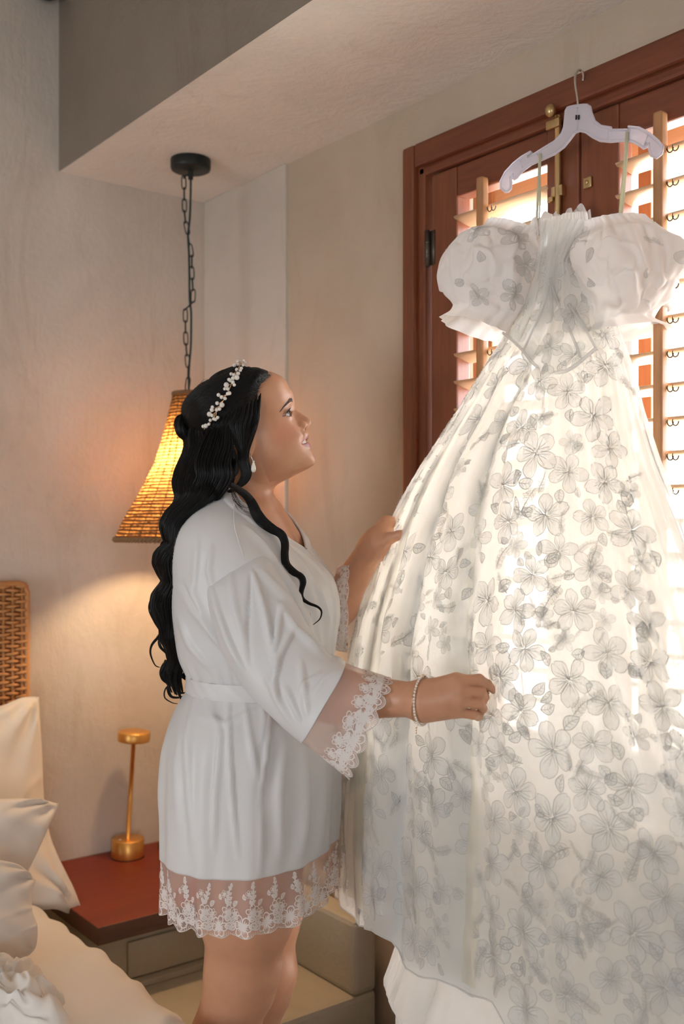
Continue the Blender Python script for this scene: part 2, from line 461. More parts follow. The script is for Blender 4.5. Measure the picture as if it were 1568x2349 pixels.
# chain: oblong links, alternately turned
chain_path = spline([pk(421, 408), pk(422, 440), pk(424, 500), pk(430, 532), pk(433, 556), pk(439, 585), pk(440, 630), pk(442, 690), pk(427, 708), pk(425, 740), pk(427, 800), pk(431, 845), pk(430, 885), pk(424, 908)], 400)
def linkg(c, up, side, L=.0165, W=.0052, r=.0016):
    a = []
    for k in range(20):
        q = 2*np.pi*k/20
        x = math.copysign(abs(math.cos(q))**.45, math.cos(q))*W
        y = math.copysign(abs(math.sin(q))**.7, math.sin(q))*L
        a.append(c+side*x+up*y)
    return tubeg(np.array(a), r, 6, False, True)
s = np.r_[0, np.cumsum(np.linalg.norm(np.diff(chain_path, axis=0), axis=1))]
pitch = .0285; k = 0; sq = .012
while sq < s[-1]-.005:
    c = np.array([np.interp(sq, s, chain_path[:, j]) for j in range(3)])
    e = np.array([np.interp(min(sq+.01, s[-1]), s, chain_path[:, j]) for j in range(3)])
    up = e-c; up /= np.linalg.norm(up)
    w = RV*math.cos(k*math.pi/2+.25)+FV*math.sin(k*math.pi/2+.25)
    w = w-up*np.dot(w, up); w /= np.linalg.norm(w)
    v, f = linkg(c, up, w)
    mk('chain_link', v, f, M['black'], t)
    sq += pitch; k += 1
hk = spline([pk(437, 392), pk(434, 400), pk(424, 404), pk(421, 410)], 12)
v, f = tubeg(hk, .002, 6); mk('chain_hook', v, f, M['black'], t)

# shade: rows of bulging canes between thin dark cords, held by uprights
shp = [(905, 39), (911, 40), (940, 46), (967, 53), (1009, 64), (1063, 80), (1105, 102), (1138, 119), (1171, 139), (1203, 157), (1236, 172)]
AX = 434.
zs = np.array([zpx(a) for a, b in shp]); rs = np.array([b for a, b in shp])/FPX*PD*.985
def shade_r(z): return np.interp(-np.asarray(z), -zs, rs)
M['cane'] = None
m, nt, b, o = newmat('glowing cane')
nt.nodes.remove(b)
d = node(nt, 'ShaderNodeBsdfDiffuse'); d.inputs[0].default_value = (.36, .17, .06, 1)
tr = node(nt, 'ShaderNodeBsdfTranslucent'); tr.inputs[0].default_value = (.46, .235, .082, 1)
nn = noise_tex(nt, coords(nt, (60, 60, 60)), 1.0, 2)
mx = node(nt, 'ShaderNodeMixShader')
mr = node(nt, 'ShaderNodeMapRange'); mr.inputs[1].default_value = .3; mr.inputs[2].default_value = .7; mr.inputs[3].default_value = .30; mr.inputs[4].default_value = .75
nt.links.new(nn, mr.inputs[0]); nt.links.new(mr.outputs[0], mx.inputs[0])
nt.links.new(d.outputs[0], mx.inputs[1]); nt.links.new(tr.outputs[0], mx.inputs[2]); nt.links.new(mx.outputs[0], o.inputs[0])
M['cane'] = m
M['canedark'] = plain('dark cane cord', (.09, .042, .014), .7)
M['caneedge'] = plain('braided cane rim', (.24, .13, .055), .65)
zt, zb = zs[0], zs[-1]
rowz = [zt]
while rowz[-1] > zb+.006:
    rowz.append(rowz[-1]-(.0082 if rowz[-1] > zt-.2 else .0078))
shade = bpy.data.objects.new('shade', None); COL.objects.link(shade); shade.parent = t; shade.location = (0, 0, zt-2.287)
mbA, mbC = MB(), MB()
NB = 22
for k in range(len(rowz)-1):
    z0, z1 = rowz[k], rowz[k+1]
    zm = (z0+z1)/2
    rr = float(shade_r(zm))
    nb = int(np.clip(round(2*np.pi*rr/.0125), 18, 80))
    n = nb*5
    th = np.linspace(0, 2*np.pi, n, endpoint=False)
    ph = (k % 2)*np.pi/nb+rng.random()*.2+k*.37
    bul = np.abs(np.sin((th-ph)*nb/2))**.55
    bul *= .8+.4*rng.random(nb)[((th-ph)*nb/(2*np.pi)).astype(int) % nb]
    ring = []
    for q, e in ((0, 0), (.25, .75), (.5, 1), (.75, .75), (1, 0)):
        z = z0+(z1-z0)*q
        hh = (z1-z0)*(.08+.0*q)
        r = shade_r(z)+.0036*e*bul
        ring.append(np.stack([PLX+r*np.cos(th), PLY+r*np.sin(th), z+0*th+.0006*np.sin(th*5+k)], 1))
    mbA.add(np.concatenate(ring), [q[::-1] for q in grid_faces(5, n, False, True)])
    th = np.linspace(0, 2*np.pi, 72, endpoint=False)
    r = shade_r(z1)+.0016+.0012*np.sin(th*nb/2+k)
    mbC.add(*tubeg(np.stack([PLX+r*np.cos(th), PLY+r*np.sin(th), z1+.0007*np.sin(th*7+k*2)+0*th], 1), .0014, 5, False, True))
mbA.obj('cane_weave', M['cane'], shade)
mbC.obj('weave_cord', M['canedark'], shade)
for k in range(26):
    a = 2*np.pi*k/26
    zz = np.linspace(zt, zb, 24); r = shade_r(zz)-.001
    v, f = tubeg(np.stack([PLX+r*np.cos(a), PLY+r*np.sin(a), zz], 1), .0017, 5)
    mk('upright', v, f, M['canedark'], shade)
mb = MB()
for k in range(3):
    th = np.linspace(0, 2*np.pi, 200, endpoint=False)
    q = th*34+k*2.094
    r = rs[-1]+.001+.0034*np.cos(q)
    mb.add(*tubeg(np.stack([PLX+r*np.cos(th), PLY+r*np.sin(th), zb-.001+.0045*np.sin(q)], 1), .0031, 6, False, True))
mb.obj('braided_rim', M['caneedge'], shade)
mb = MB()
for k in range(3):
    th = np.linspace(0, 2*np.pi, 80, endpoint=False)
    q = th*10+k*2.094
    r = rs[0]+.0005+.0028*np.cos(q)
    mb.add(*tubeg(np.stack([PLX+r*np.cos(th), PLY+r*np.sin(th), zt+.001+.0035*np.sin(q)], 1), .0028, 6, False, True))
mb.obj('top_rim', M['caneedge'], shade)
mk('lamp_cap', *latheg([(0, .008), (.010, .008), (.012, .004), (rs[0]-.002, .002), (rs[0]-.002, -.002), (.010, -.004), (.012, -.05), (0, -.05)], (PLX, PLY, zt), 32), M['black'], t)
ZB = zpx(1022)
m, nt, b, o = newmat('warm bulb glass')
b.inputs['Base Color'].default_value = (1, .8, .5, 1)
b.inputs['Emission Color'].default_value = (1.0, .66, .30, 1); b.inputs['Emission Strength'].default_value = 20
mk('bulb', *latheg([(0, .055), (.013, .055), (.014, .030), (.024, .010), (.028, -.008), (.024, -.022), (.012, -.031), (0, -.033)], (PLX, PLY, ZB), 24), m, t)
ld = bpy.data.lights.new('bulb_light', 'POINT'); ld.energy = 13; ld.color = (1.0, .66, .36); ld.shadow_soft_size = .035
lo = bpy.data.objects.new('bulb_light', ld); COL.objects.link(lo); lo.location = (PLX, PLY, ZB-.055)

# ------------------------------------------------------------------ gold table lamp
lb = onZ(293, 1975, .50)
ld_ = lb+FV*.036; ld_[2] = .50
dL = float(np.dot(ld_, FV))
bx = P(293, 1950, dL)
t = thing('table_lamp', 'small brushed gold table lamp with flat disc head on the red shelf', 'lamp', (bx[0], bx[1], .50))
c = np.array([bx[0], bx[1], .50])
R0 = 36.5/FPX*dL
mk('base', *latheg([(0, 0), (R0, 0), (R0+.0005, .002), (R0, .0465), (R0-.0015, .048), (0, .048)], c, 56), M['gold'], t)
mk('foot_ring', *latheg([(R0-.002, -.0), (R0+.0012, 0), (R0+.0012, .0022), (R0-.002, .0022)], c, 56), M['black'], t)
top = P(307, 1690, dL)
v, f = tubeg([c+np.array([0, 0, .047]), top], .0057, 20); mk('stem', v, f, M['gold'], t)
mb = MB(); mb.add(*sphereg(c+np.array([0, 0, .048])-RV*.018-FV*.014, (.004, .004, .0018), 12, 6)); mb.obj('touch_button', M['steel'], t)
ax = top-c; ax /= np.linalg.norm(ax)
hv, hf = latheg([(0, -.012), (R0-.004, -.012), (R0-.0005, -.0105), (R0, -.008), (R0, .012), (R0-.0015, .0138), (0, .0138)], (0, 0, 0), 56)
rot = Vector((0, 0, 1)).rotation_difference(Vector(ax)).to_matrix()
hv = np.array([rot @ Vector(q) for q in hv])+top
mk('lamp_head', hv, hf, M['gold'], t)

# small dark dish at the wall
c = onZ(384, 1942, .50)
t = thing('small_dish', 'small round dark dish on the red shelf behind the gold lamp', 'dish', (c[0], c[1], .50))
mk('dish', *latheg([(0, .003), (.020, .003), (.024, .008), (.0255, .008), (.024, .001), (.018, 0), (0, 0)], c, 36), M['black'], t)
mk('rim', *latheg([(.0235, .0078), (.0248, .0095), (.026, .0078)], c, 36), M['canedark'], t)

# ------------------------------------------------------------------ bed
def cloth(name, col, rough=.85, trans=0.12):
    m, nt, b, o = newmat(name)
    b.inputs['Base Color'].default_value = (*col, 1); b.inputs['Roughness'].default_value = rough
    if 'Sheen Weight' in b.inputs: b.inputs['Sheen Weight'].default_value = .15
    n = noise_tex(nt, coords(nt, (900, 900, 900)), 1.0, 1)
    bump(nt, b, n, .06, .001)
    if trans > 0:
        tr = node(nt, 'ShaderNodeBsdfTranslucent'); tr.inputs[0].default_value = (*col, 1)
        mx = node(nt, 'ShaderNodeMixShader'); mx.inputs[0].default_value = trans
        nt.links.new(b.outputs[0], mx.inputs[1]); nt.links.new(tr.outputs[0], mx.inputs[2]); nt.links.new(mx.outputs[0], o.inputs[0])
    return m
M['linen'] = cloth('white bed linen', (.80, .76, .71), .9, .08)
M['linen2'] = cloth('cream pillow linen', (.78, .72, .63), .9, .08)
M['rattan'] = plain('rattan strand', (.52, .25, .09), .55)
M['rattan2'] = plain('rattan strand dark', (.28, .11, .04), .6)
BE = .90   # right edge of the bed (Y)
t = thing('bed', 'low bed with a woven rattan headboard against the plaster wall', 'bed', (-1.6, 0, 0))
v, f = boxg((XW+.07, -.85, .10), (-.62, BE-.03, .47), .05); mk('mattress', v, f, M['linen'], t)
v, f = boxg((XW+.08, -.80, 0), (-.68, BE-.07, .099), .01); mk('bed_base', v, f, M['tabledge'], t, False)
# woven headboard: uprights and interlaced strands
hz1 = float(onX(40, 1340, XW+.045)[2]); hy1 = float(onX(63, 1450, XW+.045)[1])
hb = bpy.data.objects.new('headboard', None); COL.objects.link(hb); hb.parent = t; hb.location = Vector((XW+.04, 0, .8))-t.location
v, f = boxg((XW+.020, -.80, .53), (XW+.030, hy1-.004, hz1-.010), .004); mk('back_panel', v, f, M['rattan2'], hb, False)
mb = MB(); ys = np.arange(hy1-.012, hy1-.42, -.0235)
for y in ys:
    zz = np.linspace(.53, hz1-.004, 4)
    v, f = tubeg(np.stack([0*zz+XW+.040, 0*zz+y, zz], 1), .0042, 6); mk('rattan_upright', v, f, M['rattan'], hb)
mb = MB(); z = hz1-.006; k = 0
while z > .56:
    yy = np.linspace(hy1+.002, hy1-.42, 60)
    xx = XW+.041+.0062*np.cos((hy1-.012-yy)/.0235*np.pi+np.pi*(k % 2))
    mb.add(*tubeg(np.stack([xx, yy, z+.0012*np.sin(yy*90+k)], 1), .0041, 6))
    z -= .0098; k += 1
tag(mb.obj('rattan_weft', M['rattan'], hb), kind='stuff')
v, f = tubeg(np.array([(XW+.040, hy1, .53), (XW+.040, hy1+.001, hz1-.02), (XW+.040, hy1-.006, hz1-.004), (XW+.040, hy1-.02, hz1+.001), (XW+.040, hy1-.42, hz1+.002)]), .0075, 8); mk('headboard_edge', v, f, M['rattan'], hb)

# duvet: a draped, wrinkled sheet with thickness rounding over the bed edge
nu, nv = 190, 150
U = np.linspace(0, 1, nu)[:, None]; V = np.linspace(0, 1, nv)[None, :]
x = XW+.12+U*1.98+0*V
sdist = V*1.35                      # distance from the far-left side across to the edge then down
edge = 1.16
y0 = BE-edge
rad = .055
a = np.clip((sdist-edge+rad)/rad, 0, np.pi/2)
yy = np.where(sdist < edge-rad, y0+sdist, BE-rad+rad*np.sin(a))+0*U
over = np.clip(sdist-(edge-rad+rad*np.pi/2), 0, None)
zz = np.where(sdist < edge-rad, .525, .525-rad*(1-np.cos(a)))-over+0*U
pos = np.stack([x, yy, zz], -1)
q = pos*np.array([1, 1, .6])
fold = nz(np.stack([x*17+yy*6, yy*3.2, 0*x], -1), 1, 3)*.0075+nz(np.stack([x*9+yy*5+zz*2, yy*2, 0*x], -1), 1, 5)*.011
ridge = (1-np.abs(np.sin(x*17+yy*11+1.6*np.sin(yy*5+x*3))))**2.0*.010*(.5+.5*nz(pos, 5, 2))
h = fold+ridge
nrm = np.stack([0*x, np.where(sdist < edge-rad, 0, np.sin(a))+0*U, np.where(sdist < edge-rad, 1, np.cos(a))+0*U], -1)
pos = pos+nrm*(h+.004)[..., None]
f = grid_faces(nu, nv)
o = mk('duvet', pos.reshape(-1, 3), f, M['linen'])
md = o.modifiers.new('thickness', 'SOLIDIFY'); md.thickness = .012; md.offset = -1
tag(o, 'white crumpled duvet spread over the bed and hanging over its edge', 'duvet')

def pillow(name, label, top, right, bottom, left, thick, mat, seed, crease=.006, grp='bed pillows'):
    """soft body between four edge curves (lists of (px row/col, depth)): top and bottom run left->right, left and right run bottom->top"""
    n = 60
    T, R, B, L = [spline(np.array([P(*q) for q in e]), n) for e in (top, right, bottom, left)]
    u = np.linspace(0, 1, n)[:, None, None]; v = np.linspace(0, 1, n)[None, :, None]
    p = (1-v)*B[:, None]+v*T[:, None]+(1-u)*L[None]+u*R[None]-((1-u)*(1-v)*B[0]+u*(1-v)*B[-1]+(1-u)*v*T[0]+u*v*T[-1])
    u, v = u[..., 0], v[..., 0]
    nn = np.cross(B[-1]-B[0], L[-1]-L[0]); nn /= np.linalg.norm(nn)
    if np.dot(nn, FV) > 0: nn = -nn
    t_ = (np.clip(4*u*(1-u), 0, 1)*np.clip(4*v*(1-v), 0, 1))**.42*thick/2
    ed = np.minimum.reduce([u+0*v, 1-u+0*v, v+0*u, 1-v+0*u])
    wr = nz(np.stack([u*7+v*3, v*6-u*2, 0*u+0*v], -1), 1, seed)*crease+(1-np.abs(np.sin((u*1.0-v*.7)*9+2*np.sin(v*5+seed))))**4*crease*1.3*np.exp(-ed/.16)
    for (cu, cv) in ((1, 0), (1, 1)):
        an = np.arctan2(v-cv, u-cu+1e-6); rr = np.hypot(u-cu, v-cv)
        wr = wr+crease*2.2*np.sin(an*11+seed+cu*2+cv)*np.exp(-(rr/.26)**2)*sm(rr, .03, .14)
    wr = wr*sm(ed, 0, .07)
    fr = p+nn*((t_+wr)[..., None]); bk = p-nn*((t_*.8)[..., None])
    vv = np.concatenate([fr.reshape(-1, 3), bk.reshape(-1, 3)])
    ff = grid_faces(n, n); ff = ff+[tuple(i+n*n for i in q[::-1]) for q in ff]
    cen = p.mean((0, 1)); cen[2] = B[:, 2].min()
    tt = thing(name, label, 'pillow', cen, grp)
    mk('pillowcase', vv, ff, mat, tt)
    mk('seam', *tubeg(np.concatenate([L, T[1:], R[-2::-1], B[-2:0:-1]]), .0018, 5, False, True), mat, tt)
    return tt
pillow('pillow', 'tall cream pillow leaning against the rattan headboard',
       [(-330, 1640, 2.28), (-100, 1650, 2.40), (0, 1622, 2.46), (50, 1602, 2.49), (88, 1600, 2.50)],
       [(183, 2078, 2.40), (163, 2028, 2.42), (132, 1972, 2.44), (108, 1912, 2.46), (96, 1835, 2.48), (93, 1720, 2.50), (88, 1600, 2.50)],
       [(-300, 2095, 2.12), (-100, 2090, 2.24), (60, 2088, 2.34), (125, 2084, 2.37), (160, 2094, 2.39), (183, 2078, 2.40)],
       [(-300, 2095, 2.12), (-330, 1900, 2.20), (-330, 1640, 2.28)], .17, M['linen2'], 1.0)
pillow('pillow', 'middle white pillow with pointed corner leaning on the tall cream pillow',
       [(-360, 1850, 2.00), (-100, 1846, 2.15), (0, 1838, 2.20), (60, 1836, 2.235), (105, 1840, 2.255), (133, 1845, 2.27)],
       [(52, 2032, 2.17), (66, 1992, 2.19), (88, 1945, 2.215), (110, 1895, 2.24), (124, 1865, 2.26), (133, 1845, 2.27)],
       [(-360, 2090, 1.90), (-150, 2070, 2.04), (0, 2045, 2.14), (52, 2032, 2.17)],
       [(-360, 2090, 1.90), (-380, 1960, 1.95), (-360, 1850, 2.00)], .15, M['linen'], 4.0)
pillow('pillow', 'low white pillow in front of the others, rising from the crumpled duvet',
       [(-360, 1960, 1.82), (-120, 1962, 1.96), (0, 1976, 2.02), (45, 1990, 2.045), (80, 2020, 2.06)],
       [(58, 2196, 2.00), (76, 2176, 2.01), (77, 2130, 2.02), (64, 2090, 2.035), (70, 2050, 2.05), (80, 2020, 2.06)],
       [(-360, 2290, 1.73), (-150, 2260, 1.86), (0, 2225, 1.97), (58, 2196, 2.00)],
       [(-360, 2290, 1.73), (-380, 2120, 1.78), (-360, 1960, 1.82)], .14, M['linen'], 7.5)
# crumpled heap of sheet by the pillows
nu, nv = 60, 110
rr_ = np.linspace(0.02, 1, nu)[:, None]; aa_ = np.linspace(0, 2*np.pi, nv, endpoint=False)[None, :]
u, v = rr_*np.cos(aa_), rr_*np.sin(aa_)
cx_ = onZ(-25, 2292, .54)
edge_ = 1+.22*np.sin(aa_*3+1)+.14*np.sin(aa_*7)
hgt = (1-rr_**2)**.6*.050+(1-rr_**2)**.45*(np.abs(nz(np.stack([u*5+v*2, v*5-u, 0*u], -1), 1.3, 9))*.040+(1-np.abs(np.sin(u*7+v*5+1.8*np.sin(v*4+u*2))))**2*.024)
ps = np.stack([cx_[0]+u*.125*edge_+.06, cx_[1]+v*.125*edge_+.04*u-.03, .552+hgt], -1)
o = mk('crumpled_sheet', ps.reshape(-1, 3), grid_faces(nu, nv, False, True), M['linen'])
tag(o, 'small crumpled heap of white sheet lying on the duvet below the pillows', 'sheet')
# ------------------------------------------------------------------ the person: one continuous body from a signed-distance model
D0 = 1.92                                   # depth of the middle of the body
YAW = math.radians(16)
FACE = math.cos(YAW)*RV-math.sin(YAW)*FV    # the way the chest faces
LEFT = math.sin(YAW)*RV+math.cos(YAW)*FV    # her left
person = thing('person', 'woman in short white satin robe with long black wavy hair looking up at the dress', 'person', tuple(np.r_[P(560, 2340, D0)[:2], 0]))

# --- head frame: f forward, u up, l to her left
DH, TAU, HYAW = 1.915, math.radians(18), math.radians(3)
HO = P(620, 985, DH)
hx = math.cos(HYAW)*RV-math.sin(HYAW)*FV
HL = math.sin(HYAW)*RV+math.cos(HYAW)*FV
HFv = hx*math.cos(TAU)+np.array([0, 0, math.sin(TAU)])
HUv = -hx*math.sin(TAU)+np.array([0, 0, math.cos(TAU)])
PXM = DH/FPX
def px2fu(x, y):
    dx, dy = (np.asarray(x, float)-620)*PXM, (np.asarray(y, float)-985)*PXM
    return dx*math.cos(TAU)-dy*math.sin(TAU), -(dx*math.sin(TAU)+dy*math.cos(TAU))
def head2w(f, u, l):
    f, u, l = np.broadcast_arrays(np.asarray(f, float), u, l)
    return HO+f[..., None]*HFv+u[..., None]*HUv+l[..., None]*HL
PROF = np.array([(633.3, 859.2), (636.8, 866), (646, 875.3), (657.5, 885.6), (667.8, 896), (672.4, 904), (674.7, 914.4), (675.6, 924.7), (675.6, 934), (678.2, 940.2),
    (687.4, 946.6), (697.7, 952.9), (706.9, 959.2), (712, 965), (713.2, 970.7), (710.9, 975.3), (706.9, 978.2), (701.6, 983.3), (703.4, 988), (707.5, 993.7), (708.8, 999.4),
    (707.0, 1004.6), (705.0, 1008.5), (706.5, 1013.0), (710.0, 1016.5), (711.8, 1021), (711.5, 1027), (710.6, 1031.6), (713.2, 1038.5), (718.4, 1047.7), (720.3, 1057), (719.3, 1063.8), (715, 1069.5), (706.9, 1074.1)])
pf, pu = px2fu(PROF[:, 0], PROF[:, 1])
o_ = np.argsort(pu); PU, PF = pu[o_], pf[o_]
BU = np.array([-.094, -.089, -.080, -.065, -.050, -.030, -.010, .010, .030, .050, .070, .090, .105, .115, .120])
BF = np.array([.018, .034, .0505, .0545, .0525, .0500, .0500, .0515, .0535, .0565, .0560, .0450, .022, -.008, -.045])
BB = np.array([-.030, -.040, -.058, -.068, -.078, -.088, -.096, -.106, -.113, -.118, -.117, -.110, -.095, -.075, -.050])
BW = np.array([.018, .030, .043, .054, .061, .067, .071, .072, .073, .075, .075, .069, .056, .036, .010])
from_cubic = None
def pint(x, X, Y):   # monotone-ish smooth interpolation (cubic Hermite)
    m = np.gradient(Y, X)
    x = np.clip(x, X[0], X[-1]); i = np.clip(np.searchsorted(X, x)-1, 0, len(X)-2)
    h = X[i+1]-X[i]; t = (x-X[i])/h
    return (2*t**3-3*t*t+1)*Y[i]+(t**3-2*t*t+t)*h*m[i]+(-2*t**3+3*t*t)*Y[i+1]+(t**3-t*t)*h*m[i+1]
DU = np.linspace(-.095, .085, 400)
DF_ = np.interp(DU, PU, PF)-pint(DU, BU, BF)
# soften the joins and drop correction above the brow and below the chin
DF_ *= sm(DU, -.0905, -.086)*(1-sm(DU, .050, .075))
k_ = np.exp(-np.linspace(-2, 2, 7)**2); k_ /= k_.sum()
DF_ = np.convolve(np.pad(DF_, 3, mode='edge'), k_, 'valid')
HWU = np.array([-.09, -.07, -.055, -.045, -.030, -.020, -.012, 0, .012, .028, .04, .06])
HWL = np.array([.030, .030, .028, .027, .026, .021, .0165, .0145, .0125, .0115, .022, .04])
def smin(a, b, k):
    h = np.clip(.5+.5*(b-a)/k, 0, 1)
    return b+(a-b)*h-k*h*(1-h)
def smax(a, b, k): return -smin(-a, -b, k)
EYE_F, EYE_U, EYE_L, EYE_R = .0325, .0125, .0310, .0120
def g2(x, y, sx, sy): return np.exp(-(x/sx)**2-(y/sy)**2)
# mouth: gap between the lips, from the centre to the corner
MU = np.array([0, .006, .012, .018, .0235]); MTOP = None
m_top = px2fu(705, 1008.2)[1]; m_bot = px2fu(706.5, 1013.5)[1]; m_cor = px2fu(683, 1026.5)[1]
def mouth_mid(l): return (m_top+m_bot)/2+(m_cor-(m_top+m_bot)/2)*np.clip(np.abs(l)/.0285, 0, 1.2)**1.6
def mouth_half(l): return (abs(m_top-m_bot)/2+.0012)*np.clip(1-(np.abs(l)/.0275)**2, 0, 1)**.8
def lid_mid(l):
    x = (np.abs(l)-.031)/.0145
    return EYE_U+.0005-.0032*x+0*l
def lid_half(l):
    x = (np.abs(l)-.0305)/.0150
    return .0047*np.clip(1-x*x, 0, 1)**.8
def head_sdf(p):
    q = p-HO
    f, u, l = q@HFv, q@HUv, q@HL
    al = np.abs(l)
    uc = np.clip(u, BU[0], BU[-1])
    fr, bk, w = pint(uc, BU, BF), pint(uc, BU, BB), pint(uc, BU, BW)
    hw = np.interp(u, HWU, HWL)
    dl = np.interp(u, DU, DF_)
    x = al/hw
    g = np.exp(-(x**2.2)*1.25)
    push = dl*g
    # cheek apple, nasolabial fold, socket, temple
    push = push+.0062*g2(u+.024, al-.031, .017, .014)+.002*g2(u+.045, al-.045, .02, .016)
    push = push-.0042*g2(u-.019, al-.0225, .0085, .009)-.0020*g2(u-.004, al-.016, .008, .006)
    push = push-.0022*g2(u+.030-(al-.02)*.5, al-.0225, .016, .0035)-.0022*g2(u+.0405, al-.0275, .006, .0045)
    push = push+.0020*g2(u-.030, al-.030, .007, .016)
    fw = -.030
    ff = f-push*sm(f, -.01, .02)
    af, ab = np.maximum(fr-fw, .012), np.maximum(fw-bk, .012)
    a = np.where(ff > fw, af, ab)
    n = np.where(ff > fw, 2.25, 2.1)
    rho = (np.abs((ff-fw)/a)**n+(al/w)**n)**(1/n)
    d = (rho-1)*np.minimum(np.minimum(a, w), .05)
    d = np.maximum(d, (u-BU[-1])); d = smax(d, BU[0]-u, .018)
    # wings of the nose
    af_, au_ = px2fu(693.5, 978)
    e = np.sqrt(((f-af_)/.0088)**2+((u-au_)/.0072)**2+((al-.0125)/.0062)**2)
    d = smin(d, (e-1)*.0062, .004)
    nf_, nu_ = px2fu(700, 983.5)
    e = np.sqrt(((f-nf_)/.0055)**2+((u-nu_)/.0035)**2+((al-.0072)/.0032)**2)
    d = smax(d, -(e-1)*.0032, .0015)
    # eyelids over the eyeballs and the opening between them
    er = np.sqrt((f-EYE_F)**2+(u-EYE_U)**2+(al-EYE_L)**2)
    d = smin(d, er-.0136, .005)
    alm = np.abs(u-lid_mid(l))-lid_half(l)
    d = smax(d, -np.maximum(np.maximum(alm, .0109-er), EYE_F-f), .0007)
    # gap between the lips
    mm = np.abs(u-mouth_mid(l))-mouth_half(l)
    front = pint(uc, BU, BF)+dl
    d = smax(d, -np.maximum(np.maximum(mm, (front-.013)-f), al-.0285), .0012)
    # ear
    ef, eu = px2fu(574, 1018)
    tl = math.radians(-8)
    x1 = (f-ef)*math.cos(tl)+(u-eu)*math.sin(tl); y1 = -(f-ef)*math.sin(tl)+(u-eu)*math.cos(tl)
    z1 = al-.0745-.12*(-x1)
    e = (np.sqrt((x1/.0175)**2+(y1/.0315)**2+(z1/.0075)**2)-1)*.0075
    cc = (np.sqrt(((x1-.001)/.0105)**2+((y1-.001)/.020)**2+((z1+.0068)/.0062)**2)-1)*.006
    e = smax(e, -cc if False else -((np.sqrt(((x1-.001)/.0098)**2+((y1-.002)/.019)**2+((z1-.0068)/.0058)**2)-1)*.0058), .002)
    d = smin(d, e, .004)
    return d
def cap_(p, a, b, ra, rb):
    a, b = np.asarray(a, float), np.asarray(b, float)
    ab = b-a; h = np.clip(((p-a)@ab)/np.dot(ab, ab), 0, 1)
    return np.linalg.norm(p-a-h[:, None]*ab, axis=1)-(ra+(rb-ra)*h)
def ell_(p, c, ax, r):
    q = (p-c)@np.array(ax).T/np.array(r)
    n = np.linalg.norm(q, axis=1)
    m = np.linalg.norm(q/np.array(r), axis=1)+1e-9
    return n*(n-1)/m
AX = [FACE, LEFT, np.array([0, 0, 1.0])]
prims = []      # (fn, args, k, centre, radius)
def C(a, b, ra, rb, k=.02): prims.append((cap_, (np.asarray(a, float), np.asarray(b, float), ra, rb), k, (np.asarray(a)+np.asarray(b))/2, np.linalg.norm(np.asarray(a)-np.asarray(b))/2+max(ra, rb)+.05))
def Ell(c, r, k=.03, ax=None): prims.append((ell_, (np.asarray(c, float), AX if ax is None else ax, r), k, np.asarray(c, float), max(r)+.05))
# neck and under-chin
C(P(566, 1070, DH+.005), P(550, 1180, DH+.01), .052, .055, .022)
C(P(694, 1056, DH), P(604, 1076, DH+.003), .015, .024, .022)
C(P(640, 1058, DH-.02), P(596, 1062, DH-.015), .022, .032, .022)
C(P(640, 1058, DH+.02), P(596, 1062, DH+.02), .022, .032, .022)
# trunk
Ell(P(540, 1228, D0+.01), (.066, .125, .055), .04)
Ell(P(562, 1300, D0), (.098, .150, .115), .05)
for s in (-1, 1):
    Ell(P(655 if s < 0 else 632, 1390, D0)+LEFT*s*.085, (.080, .080, .085) if s < 0 else (.070, .076, .080), .045)
    C(P(545, 1200, D0)+LEFT*s*.04, P(535, 1238, D0)+LEFT*s*.118, .038, .036, .04)
Ell(P(588, 1440, D0), (.125, .155, .14), .06)
Ell(P(595, 1560, D0), (.105, .140, .11), .05)
Ell(P(588, 1720, D0), (.140, .180, .16), .06)
Ell(P(505, 1720, D0), (.070, .140, .10), .04)
for s in (-1, 1): C(P(606, 1178, D0)+LEFT*s*.025, P(652, 1262, D0)+LEFT*s*.036, .022, .027, .025)
# legs: near (right) and far (left), weight slightly back, knees soft
kR = P(556, 2215, 1.865); kL = P(598, 2225, 1.995)
C(P(575, 1850, 1.835), P(567, 2080, 1.845), .096, .082, .04); C(P(567, 2080, 1.845), kR, .080, .062, .03)
C(P(590, 1850, 2.00), P(592, 2080, 1.99), .098, .080, .04); C(P(592, 2080, 1.99), kL, .078, .060, .03)
ankR = np.r_[P(515, 2300, 1.915)[:2], .10]; ankL = np.r_[P(575, 2300, 2.02)[:2], .10]
for kk, an, s in ((kR, ankR, 0), (kL, ankL, 1)):
    calf = kk+(an-kk)*.30-RV*.024
    C(kk, calf, .060, .058, .03); C(calf, an, .058, .034, .03)
    C(kk+RV*.022-np.array([0, 0, .005]), kk+RV*.018-np.array([0, 0, .05]), .040, .036, .02)
    fdir = FACE; heel = an-fdir*.03; heel[2] = .04
    ball = an+fdir*.12; ball[2] = .030; toe = an+fdir*.175; toe[2] = .024
    C(an, heel, .036, .032, .02); C(heel, ball, .034, .030, .02); C(ball, toe, .032, .020, .02); C(ball+LEFT*.02, toe+LEFT*.015, .026, .018, .02); C(an, ball, .034, .028, .03)
# right arm (near the camera)
shR, elR, wrR = P(524, 1275, 1.808), P(672, 1590, 1.735), P(966, 1606, 1.615)
C(shR, elR, .050, .042, .03); Ell(shR, (.054, .052, .054), .03)
fa = elR+(wrR-elR)*.35
C(elR, fa, .043, .039, .03); C(fa, wrR, .039, .0252, .03)
